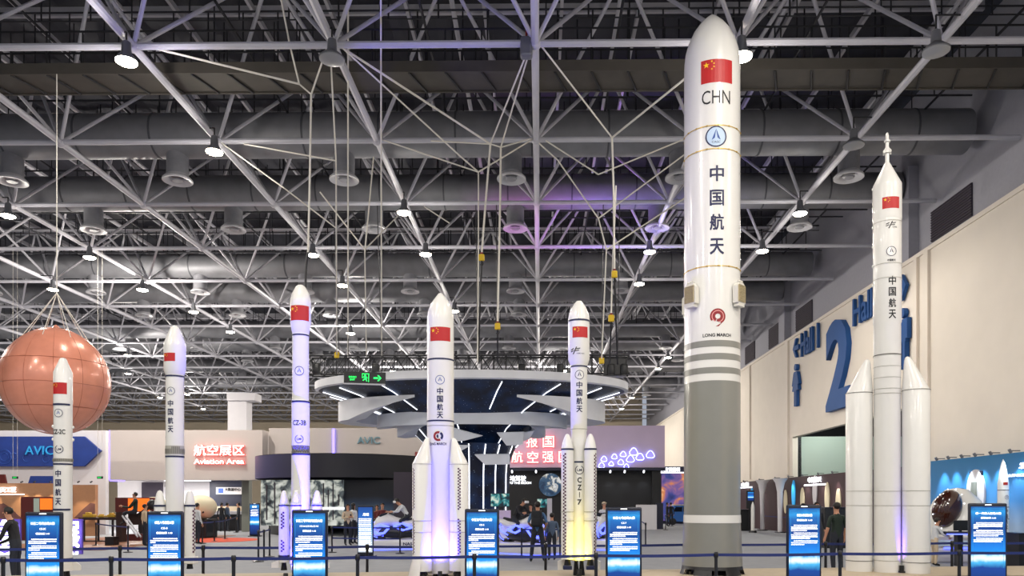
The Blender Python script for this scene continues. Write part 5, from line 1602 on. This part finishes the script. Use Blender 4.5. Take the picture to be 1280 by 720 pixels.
# rocket copy standing at the blue wall
Y = 22.6
p = P(1254, 640, Y)
t = thing('small_rocket', 'slim white rocket model standing before the light blue wall, behind its kiosk', 'rocket model', (p.x, Y, 0))
zt = P(0, 575, Y).z
B().lathe([(.01, zt), (.05, zt - .12), (.1, zt - .35), (.13, zt - .6), (.15, zt - .7), (.15, .1)], p.x, Y, 28).done('body', 'paint_white', t, True)
for z in (zt - .9, zt - 1.4, zt - 1.75, zt - 2.2): B().lathe([(.154, z), (.154, z - .02)], p.x, Y, 28, cap=False).done('ring_band', 'band_navy', t, True)
flagdecal(t, .13, .085, .15, -.1, zt - .72, p.x, Y)
emblem(t, .12, .15, .1, zt - 1.12, p.x, Y)
for i, ch in enumerate(CHARS): B().add(wrap(text_bm(ch, w=.1, h=.11, bold=.02), .15, .0, zt - 1.52 - i * .16, p.x, Y)).done('lettering', 'ink_navy', t)
B().lathe([(.3, .1), (.32, 0)], p.x, Y, 28).done('plinth', 'plastic_black', t)
# white capsule with open dark dome, and the desk before it
p = P(1196, 645, 22.6)
t = thing('space_capsule', 'white return capsule with big brown glossy opening at the light blue wall', 'capsule', (p.x, 22.6, 0))
zc = P(0, 640, 22.6).z
B().lathe([(.01, zc + .72), (.3, zc + .66), (.62, zc + .34), (.9, zc - .3), (.96, zc - .7), (.88, zc - .8)], p.x, 22.6, 40).done('shell', 'paint_white', t, True)
Md = Matrix.Translation(P(1184, 636, 22.0)) @ Matrix.Rotation(.35, 4, 'Y') @ Matrix.Diagonal((.40, .3, .56, 1))
B().ball((0, 0, 0), 1, 32, 20).done('opening', 'dome_brown', t, True, M=Md)
for q in range(12):
    a = q * PI / 6
    c = Md @ Vector((1.06 * math.sin(a), -.25, 1.06 * math.cos(a)))
    B().ball(c, .02, 8, 6).done('rim_light', 'led_white', t, True)
B().bevelbox((p.x, 22.6, .2), (1.9, 1.4, .4), .05).done('stand', 'white_panel', t)
B().tube((p.x - .75, 21.88, .42), (p.x + .75, 21.88, .42), .03, 8).done('light_line', 'led_blue', t)
p = P(1198, 668, 20.8)
t = thing('display_counter', 'small dark desk with monitor before the white capsule', 'desk', (p.x, 20.8, 0))
zt = P(0, 664, 20.8).z
B().bevelbox((p.x, 20.8, zt - .03), (.9, .5, .06), .015).done('top', 'navy_dark', t)
B().box((p.x, 20.8, zt / 2 - .03), (.14, .2, zt - .06)).done('pedestal', 'plastic_black', t)
B().bevelbox((p.x + .05, 20.75, zt + .17), (.42, .04, .28), .01).done('monitor', 'plastic_black', t)
B().box((p.x + .05, 20.8, zt + .02), (.06, .06, .06)).done('monitor_stand', 'plastic_black', t)
B().box((p.x, 20.54, zt - .06), (.9, .03, .03)).done('light_line', 'led_blue', t)
t = thing('flight_case', 'black case at the light blue wall at the edge of view', 'case', (P(1281, 690, 19).x, 19, 0))
slab('body', 'plastic_black', 1274, 1290, 668, 690, 19, .6, t, ground=True)
slab('lid', 'kiosk_case', 1273.6, 1290.4, 666.5, 668, 18.97, .66, t)

# lamps in the opening to the next hall
for i, y in enumerate((33.5, 37.5, 41.5)):
    t = thing('ceiling_lamp', 'round lamp under the dark ceiling of the wall opening', 'lamp', (XW + 1.6, y, 6.3), 'lamps in the wall opening')
    B().lathe([(.2, 6.5), (.22, 6.34), (.2, 6.32)], XW + 1.6, y, 20).done('shade', 'lamp_shell', t, True)
    B().lathe([(.18, 6.32), (.17, 6.3)], XW + 1.6, y, 20).done('lens', 'lamp_lit', t)
    l = bpy.data.lights.new('opening_light', 'POINT')
    l.energy, l.shadow_soft_size, l.color = 170, .1, (.95, 1, .95)
    o = bpy.data.objects.new('opening_light', l)
    COL.objects.link(o)
    o.parent = t
    o.location = (0, 0, -.25)

# ================================================================== motorbike simulators
def motorbike(px, Y, rz, lab, mirror=1):
    p = P(px, 690, Y)
    M = Matrix.Translation((p.x, Y, 0)) @ Matrix.Rotation(rz, 4, 'Z')
    t = thing('motorbike_simulator', lab, 'simulator', (p.x, Y, 0))
    pl = B().bevelbox((0, 0, .2), (2.5, 1.3, .36), .06).done('plinth', 'bike_white', t, True, M=M)
    B().add(text_bm('NASS', w=.42, h=.11, bold=.03), Matrix.Translation((.3, -.66, .22))).done('lettering', 'ink_navy', pl, M=M)
    B().box((0, -.02, .01), (2.52, 1.32, .02)).done('floor_glow', 'led_blue', pl, M=M)
    def loft(name, secs, m, par=t, seg=16):
        b = B()
        rings = [[b.bm.verts.new((x, w * math.sin(2 * PI * k / seg), z + h * math.cos(2 * PI * k / seg))) for k in range(seg)] for x, z, w, h in secs]
        for a, c in zip(rings, rings[1:]):
            for k in range(seg): b.bm.faces.new((a[k], a[(k + 1) % seg], c[(k + 1) % seg], c[k]))
        b.bm.faces.new(rings[0][::-1])
        b.bm.faces.new(rings[-1])
        return b.done(name, m, par, True, M=M)
    loft('body_shell', [(-1.05, .72, .05, .05), (-.95, .82, .18, .16), (-.7, .98, .27, .24), (-.35, 1.08, .27, .24), (-.05, .98, .22, .2), (.35, .92, .2, .16), (.75, 1.0, .2, .16), (1.05, 1.08, .1, .08)], 'bike_white')
    loft('lower_shell', [(-.75, .62, .1, .1), (-.5, .66, .24, .22), (0, .62, .26, .24), (.5, .62, .24, .2), (.8, .66, .08, .08)], 'plastic_black')
    loft('seat', [(.0, 1.08, .1, .04), (.25, 1.08, .16, .06), (.6, 1.12, .15, .06), (.85, 1.18, .08, .04)], 'plastic_black')
    loft('windscreen', [(-.8, 1.1, .06, .03), (-.6, 1.24, .16, .06), (-.4, 1.32, .14, .03)], 'glass_dark')
    for s in (-1, 1):
        B().path([Vector((-.35, 0, 1.28)), Vector((-.3, s * .2, 1.33)), Vector((-.18, s * .38, 1.3))], .022, 8).done('handlebar', 'plastic_black', t, True, M=M)
        b = B().path([Vector((-.95, s * .2, .72)), Vector((-.7, s * .29, .9)), Vector((-.35, s * .3, .82)), Vector((-.55, s * .3, .6)), Vector((-.8, s * .24, .58)), Vector((-.95, s * .2, .72))], .045, 6)
        b.done('light_strip', 'led_blue', t, M=M)
        b = B().path([Vector((-.2, s * .29, .86)), Vector((.15, s * .28, .7)), Vector((.5, s * .27, .8)), Vector((.1, s * .29, .95)), Vector((-.2, s * .29, .86))], .04, 6)
        b.done('light_strip', 'led_blue', t, M=M)
        B().path([Vector((.5, s * .24, .62)), Vector((.85, s * .2, .75)), Vector((.95, s * .14, .95))], .026, 6).done('light_strip', 'led_blue', t, M=M)
    for x in (-.72, .72):
        B().lathe([(.16, -.1), (.36, -.1), (.4, -.05), (.4, .05), (.36, .1), (.16, .1)], 0, 0, 32, cap=False).done('wheel', 'plastic_black', t, True, M=M @ Matrix.Translation((x, 0, .77 - .1 + .08 if 0 else .74)) @ Matrix.Rotation(PI / 2, 4, 'X'))
        B().lathe([(.001, -.12), (.26, -.12), (.26, .12), (.001, .12)], 0, 0, 28).done('wheel_cover', 'bike_white', t, True, M=M @ Matrix.Translation((x, 0, .74)) @ Matrix.Rotation(PI / 2, 4, 'X'))
        for s in (-1, 1): B().path([Vector((x + .3 * math.sin(a), s * .13, .74 + .3 * math.cos(a))) for a in [2 * PI * i / 20 for i in range(21)]], .02, 5).done('light_strip', 'led_blue', t, M=M)
        B().bevelbox((x * .9, 0, .4), (.25, .3, .2), .03).done('bracket', 'plastic_black', t, M=M)
    B().ball((1.06, 0, 1.05), (.05, .09, .04), 10, 8).done('tail_light', 'neon_red', t, M=M)
    return t, M
motorbike(497, 28.0, .35, 'white futuristic motorbike simulator with blue light strips under the white-shirted rider')
motorbike(655, 25.6, 2.5, 'white futuristic motorbike simulator with blue light strips under the dark-shirted rider')
motorbike(752, 28.5, 1.2, 'white futuristic motorbike simulator mostly hidden behind the yellow-lit rocket')

# ================================================================== people
BASE = dict(pelvis=(0, 0, .96), waist=(0, .0, 1.10), chest=(0, .01, 1.30), neck=(0, .0, 1.47), jaw=(0, -.03, 1.56), head=(0, -.015, 1.65), crown=(0, .0, 1.70),
            shoulderL=(.17, .01, 1.41), elbowL=(.23, .03, 1.13), wristL=(.24, -.06, .89), shoulderR=(-.17, .01, 1.41), elbowR=(-.23, .03, 1.13), wristR=(-.24, -.06, .89),
            hipL=(.09, 0, .92), kneeL=(.10, -.02, .51), ankleL=(.10, .02, .09), toeL=(.11, -.15, .03), hipR=(-.09, 0, .92), kneeR=(-.10, -.02, .51), ankleR=(-.10, .02, .09), toeR=(-.11, -.15, .03))
RAD = dict(pelvis=(.15, .11), waist=(.135, .10), chest=(.165, .115), neck=(.052, .055), jaw=(.062, .068), head=(.076, .09), crown=(.058, .066), shoulder=(.06, .06), elbow=(.043, .043), wrist=(.03, .03), hip=(.095, .098), knee=(.07, .07), ankle=(.052, .052), toe=(.034, .03))
BONES = [('pelvis', 'waist', 1), ('waist', 'chest', 1), ('chest', 'neck', 1), ('neck', 'jaw', 0), ('jaw', 'head', 0), ('head', 'crown', 0)]
for s_ in 'LR': BONES += [('chest', 'shoulder' + s_, 1), ('shoulder' + s_, 'elbow' + s_, 1), ('elbow' + s_, 'wrist' + s_, 4), ('pelvis', 'hip' + s_, 2), ('hip' + s_, 'knee' + s_, 2), ('knee' + s_, 'ankle' + s_, 2), ('ankle' + s_, 'toe' + s_, 3)]
def person(x, y, z0, rot, H, lab, top, bottom, sleeves=True, pose=None, hair='short', hold=None, visor=False, bag=None, lean=0.0, category='person'):
    """one skinned body; rot = 0 faces the camera"""
    J = {k: Vector(v) for k, v in BASE.items()}
    for k, v in (pose or {}).items(): J[k] = Vector(v)
    if lean:
        piv = J['pelvis'].copy()
        Rm = Matrix.Rotation(lean, 4, 'X')
        for k in J:
            if k[:4] not in ('hipL', 'hipR', 'knee', 'ankl', 'toeL', 'toeR') and k != 'pelvis' and k not in (pose or {}): J[k] = piv + (Rm @ (J[k] - piv))
    sc = H / 1.76
    M = Matrix.Translation((x, y, z0)) @ Matrix.Rotation(rot, 4, 'Z') @ Matrix.Scale(sc, 4)
    bm = bmesh.new()
    lay = bm.verts.layers.skin.verify()
    V = {}
    def vert(key, co, r):
        v = bm.verts.new(co)
        v[lay].radius = r if hasattr(r, '__len__') else (r, r)
        V[key] = v
        return v
    for k, co in J.items(): vert(k, co, RAD[k.rstrip('LR')])
    V['pelvis'][lay].use_root = True
    for a, c, _ in BONES: bm.edges.new((V[a], V[c]))
    fingers = []
    for s in 'LR':
        w, e = J['wrist' + s], J['elbow' + s]
        d = (w - e).normalized()
        sg = 1 if s == 'L' else -1
        side = d.cross(Vector((sg, 0, 0)))
        if side.length < .2: side = Vector((0, -1, 0))
        side.normalize()                       # towards the thumb side
        inn = side.cross(d).normalized() * (-sg) * sg
        palm = vert('palm' + s, w + d * .06, (.04, .022))
        bm.edges.new((V['wrist' + s], palm))
        for q, L in enumerate((.072, .08, .074, .058)):
            off = side * (.028 - .019 * q)
            a = vert('k%d%s' % (q, s), w + d * .10 + off, .0095)
            m1 = vert('m%d%s' % (q, s), w + d * (.10 + L * .55) + off + inn * .012, .0085)
            m2 = vert('t%d%s' % (q, s), w + d * (.10 + L * .95) + off + inn * .034, .0075)
            bm.edges.new((palm, a)); bm.edges.new((a, m1)); bm.edges.new((m1, m2))
        a = vert('th' + s, w + d * .055 + side * .042, .011)
        c = vert('tt' + s, w + d * .095 + side * .058 + inn * .012, .009)
        bm.edges.new((palm, a)); bm.edges.new((a, c))
    me = bpy.data.meshes.new('body')
    bm.to_mesh(me)
    bm.free()
    ob = bpy.data.objects.new('body', me)
    COL.objects.link(ob)
    ob.modifiers.new('skin', 'SKIN').use_smooth_shade = True
    sd = ob.modifiers.new('sub', 'SUBSURF')
    sd.levels = sd.render_levels = 1
    dg = bpy.context.evaluated_depsgraph_get()
    m2 = bpy.data.meshes.new_from_object(ob.evaluated_get(dg))
    bpy.data.objects.remove(ob)
    t = thing('person', lab, category, (x, y, z0))
    b = B()
    b.bm.from_mesh(m2)
    bpy.data.meshes.remove(m2)
    hc = J['head']
    fw = (J['head'] - J['crown']) * 0 + Vector((0, -1, 0))
    up = (J['crown'] - J['jaw']).normalized()
    fwd = (fw - up * fw.dot(up)).normalized()
    b.ball(hc + fwd * .092 - up * .02, (.011, .016, .02), 8, 6)              # nose
    for s in (-1, 1): b.ball(hc + Vector((s * .078, .01, 0)) - up * .015, (.009, .018, .028), 8, 6)   # ears
    segs = []
    for a, c, k in BONES:
        kk = {4: (1 if sleeves else 0)}.get(k, k)
        segs.append((J[a], J[c], kk))
    for s in 'LR': segs.append((J['wrist' + s] + (J['wrist' + s] - J['elbow' + s]).normalized() * .03, J['wrist' + s] + (J['wrist' + s] - J['elbow' + s]).normalized() * .2, 0))
    segs.append((J['jaw'] - up * .05, J['crown'], 0))
    for f in b.bm.faces:
        c = f.calc_center_median()
        best, bk = 9, 0
        for a, e, k in segs:
            d = e - a
            u = max(0, min(1, (c - a).dot(d) / d.length_squared))
            dist = (c - (a + d * u)).length
            if dist < best: best, bk = dist, k
        f.material_index = bk
    b.done('body', ['skin', top, bottom, 'shoe'], t, True, M=M, recalc=False)
    # hair
    hb = B()
    hb.ball(hc - fwd * .012 + up * .022, (.088, .102, .092), 18, 12)
    geom = [v for v in hb.bm.verts if (v.co - hc).dot(fwd) > .045 and (v.co - hc).dot(up) < .062]
    bmesh.ops.delete(hb.bm, geom=geom, context='VERTS')
    if hair == 'long':
        hb.ball(hc - fwd * .06 - up * .11, (.085, .05, .17), 14, 10)
    hb.done('hair', 'hair', t, True, M=M, recalc=False)
    if hair == 'cap':
        B().ball(hc + up * .05, (.094, .108, .07), 16, 10).box(hc + fwd * .12 + up * .045, (.13, .1, .012)).done('cap', 'shirt_beige', t, M=M)
    for s in (-1, 1):
        B().ball(hc + fwd * .083 + Vector((s * .032, 0, 0)) + up * .012, (.011, .006, .006), 8, 6).done('eye', 'hair', t, M=M)
    B().ball(hc + fwd * .078 - up * .07, (.024, .008, .006), 8, 6).done('mouth', 'logo_red', t, M=M)
    if visor:
        B().bevelbox(hc + fwd * .095 + up * .015, (.17, .085, .085), .02).done('headset', 'visor_white', t, True, M=M)
        B().lathe([(.099, .018), (.099, -.018)], 0, 0, 24, cap=False).done('headset_strap', 'plastic_black', t, M=M @ Matrix.Translation(hc + up * .015))
    if bag == 'backpack':
        c = (J['chest'] + J['waist']) / 2
        B().bevelbox(c + Vector((0, .19, .06)), (.31, .17, .47), .06, seg=3).done('backpack', 'bag', t, True, M=M)
        B().bevelbox(c + Vector((0, .285, -.02)), (.24, .06, .22), .025).done('pocket', 'bag', t, True, M=M)
        for s in (-1, 1): B().path([c + Vector((s * .1, .12, .26)), c + Vector((s * .11, .0, .30)), c + Vector((s * .12, -.12, .18)), c + Vector((s * .13, -.10, -.06)), c + Vector((s * .14, .1, -.12))], .022, 6).done('strap', 'bag', t, M=M)
    if bag == 'shoulder':
        B().bevelbox(J['hipL'] + Vector((.16, .05, -.05)), (.1, .26, .3), .03).done('bag', 'bag', t, True, M=M)
        B().path([J['hipL'] + Vector((.14, .05, .1)), J['shoulderL'] + Vector((-.02, .07, .05))], .012, 6).done('strap', 'bag', t, M=M)
    if hold == 'phone':
        B().bevelbox((J['wristL'] + J['wristR']) / 2 + Vector((0, -.07, .05)), (.075, .012, .15), .004).done('phone', 'plastic_black', t, M=M)
    return t
def at(px, Y, z=0.0): return P(px, 650, Y).x, Y, z
ride = dict(hipL=(.12, 0, .92), kneeL=(.26, -.36, .78), ankleL=(.26, -.12, .42), toeL=(.27, -.28, .36), hipR=(-.12, 0, .92), kneeR=(-.26, -.36, .78), ankleR=(-.26, -.12, .42), toeR=(-.27, -.28, .36),
            elbowL=(.30, -.42, 1.12), wristL=(.36, -.62, 1.12), elbowR=(-.30, -.42, 1.12), wristR=(-.36, -.62, 1.12), pelvis=(0, 0, .96))
def rider(px, Y, bikerz, lab, top, z=0.28):
    # the bike points along -X of its own frame; the person faces -Y of theirs
    p = P(px, 690, Y)
    off = Matrix.Rotation(bikerz, 4, 'Z') @ Vector((.38, 0, 0))
    return person(p.x + off.x, Y + off.y, z, bikerz - PI / 2, 1.72, lab, top, 'trousers', True, ride, visor=True, lean=.62)
rider(497, 28.0, .35, 'person in a white shirt and headset leaning over the glowing motorbike', 'shirt_white')
rider(655, 25.6, 2.5, 'person in a black shirt and headset bent over the glowing motorbike', 'shirt_black')
x, y, z = at(672, 21.9)
person(x, y, z, PI - .15, 1.76, 'man in blue T-shirt seen from behind with a dark backpack', 'shirt_blue', 'trousers', False, dict(hipL=(.1, 0, .92), kneeL=(.15, -.0, .5), ankleL=(.19, .02, .09), toeL=(.22, -.15, .03), hipR=(-.1, 0, .92), kneeR=(-.15, 0, .5), ankleR=(-.19, .02, .09), toeR=(-.22, -.15, .03), elbowL=(.27, .02, 1.15), wristL=(.2, -.17, 1.02), elbowR=(-.27, .02, 1.15), wristR=(-.2, -.17, 1.02)), bag='backpack')
x, y, z = at(690, 22.6)
person(x, y, z, PI + .2, 1.42, 'boy in slate-blue shirt standing beside the man with the backpack', 'shirt_slate', 'trousers', True)
x, y, z = at(20, 15.6)
person(x, y, z, -1.35, 1.66, 'man in black with a lanyard bending before the white lit letters', 'shirt_black', 'trousers', True, dict(elbowL=(.2, -.22, 1.05), wristL=(.12, -.46, .98), elbowR=(-.2, -.2, 1.02), wristR=(-.14, -.42, .92)), lean=.22)
x, y, z = at(1046, 18.4)
person(x, y, z, PI + .2, 1.74, 'man in dark green jacket seen from behind beside the escape-tower rocket', 'jacket_green', 'trousers', False, dict(elbowL=(.27, .05, 1.14), wristL=(.3, -.02, .9)))
x, y, z = at(1021, 24.0)
person(x, y, z, .2, 1.74, 'dark-haired person whose face shows just above the kiosk of the tallest rocket', 'shirt_black', 'trousers', True)
x, y, z = at(1004, 26.0)
person(x, y, z, .2, 1.70, 'person before the maroon wall, only dark hair showing above the kiosk', 'shirt_black', 'trousers', True)
x, y, z = at(1168, 20.8)
person(x, y, z, PI * .5, 1.32, 'child in pale clothes reaching towards the desk at the light blue wall', 'shirt_white', 'shirt_beige', True, dict(elbowL=(.2, -.22, 1.2), wristL=(.15, -.45, 1.12), elbowR=(-.2, -.2, 1.15), wristR=(-.15, -.42, 1.05)), lean=.15)
x, y, z = at(434.5, 30.2)
person(x, y, z, .6, 1.66, 'woman in beige top and black trousers looking at her phone', 'shirt_beige', 'trousers', True, dict(elbowL=(.24, -.04, 1.14), wristL=(.08, -.27, 1.2), elbowR=(-.24, -.04, 1.14), wristR=(-.06, -.27, 1.2)), hair='long', bag='shoulder', hold='phone')
x, y, z = at(441.5, 31.2)
person(x, y, z, 2.6, 1.70, 'woman in pale top with dark bag beside the one with the phone', 'shirt_white', 'trousers', True, hair='long', bag='shoulder')
for px, Y, lab, top, H, hr in ((471, 33.0, 'person in dark red top behind the white-shirted rider', 'shirt_maroon', 1.62, 'long'), (478, 32.4, 'person in maroon shirt nearest the white-shirted rider', 'shirt_maroon', 1.70, 'short'), (755, 30.8, 'person in cap and pale shirt beside the yellow-lit rocket', 'shirt_white', 1.74, 'cap'),
                              (663, 29.5, 'person in black standing between the rider and the backpack man', 'shirt_black', 1.66, 'short')):
    x, y, z = at(px, Y)
    person(x, y, z, .3, H, lab, top, 'trousers', True, hair=hr)
for px, Y, lab, top, rot in ((834, 53.5, 'person in black standing close to the nebula picture', 'shirt_black', 1.5), (838.5, 55.0, 'taller person in black before the blue toy car', 'shirt_black', PI), (277, 44.2, 'dark figure at the white table, first from the carpet posts', 'shirt_black', PI), (284, 44.4, 'dark figure at the white table, beside its neighbour', 'shirt_slate', 2.5), (298, 43.0, 'dark figure nearest the grey pillar', 'trousers', -1.2), (246.5, 31.0, 'person in white shirt beside the checked strip of the rocket', 'shirt_white', 2.6)):
    x, y, z = at(px, Y)
    person(x, y, z, rot, 1.7, lab, top, 'trousers', True)
x, y, z = at(169, 31.0)
sit = dict(kneeL=(.12, -.42, .9), ankleL=(.12, -.40, .5), toeL=(.13, -.55, .44), kneeR=(-.12, -.42, .9), ankleR=(-.12, -.40, .5), toeR=(-.13, -.55, .44), elbowL=(.22, -.22, 1.1), wristL=(.15, -.45, 1.15), elbowR=(-.22, -.22, 1.1), wristR=(-.15, -.45, 1.15))
person(x, y, .42, -1.2, 1.72, 'person in dark green seated in the red ride simulator', 'jacket_green', 'trousers', True, sit)
x, y, z = at(181, 29.6)
person(x, y, z, 2.4, 1.66, 'person in beige shirt standing beside the ride simulator', 'shirt_beige', 'trousers', True)
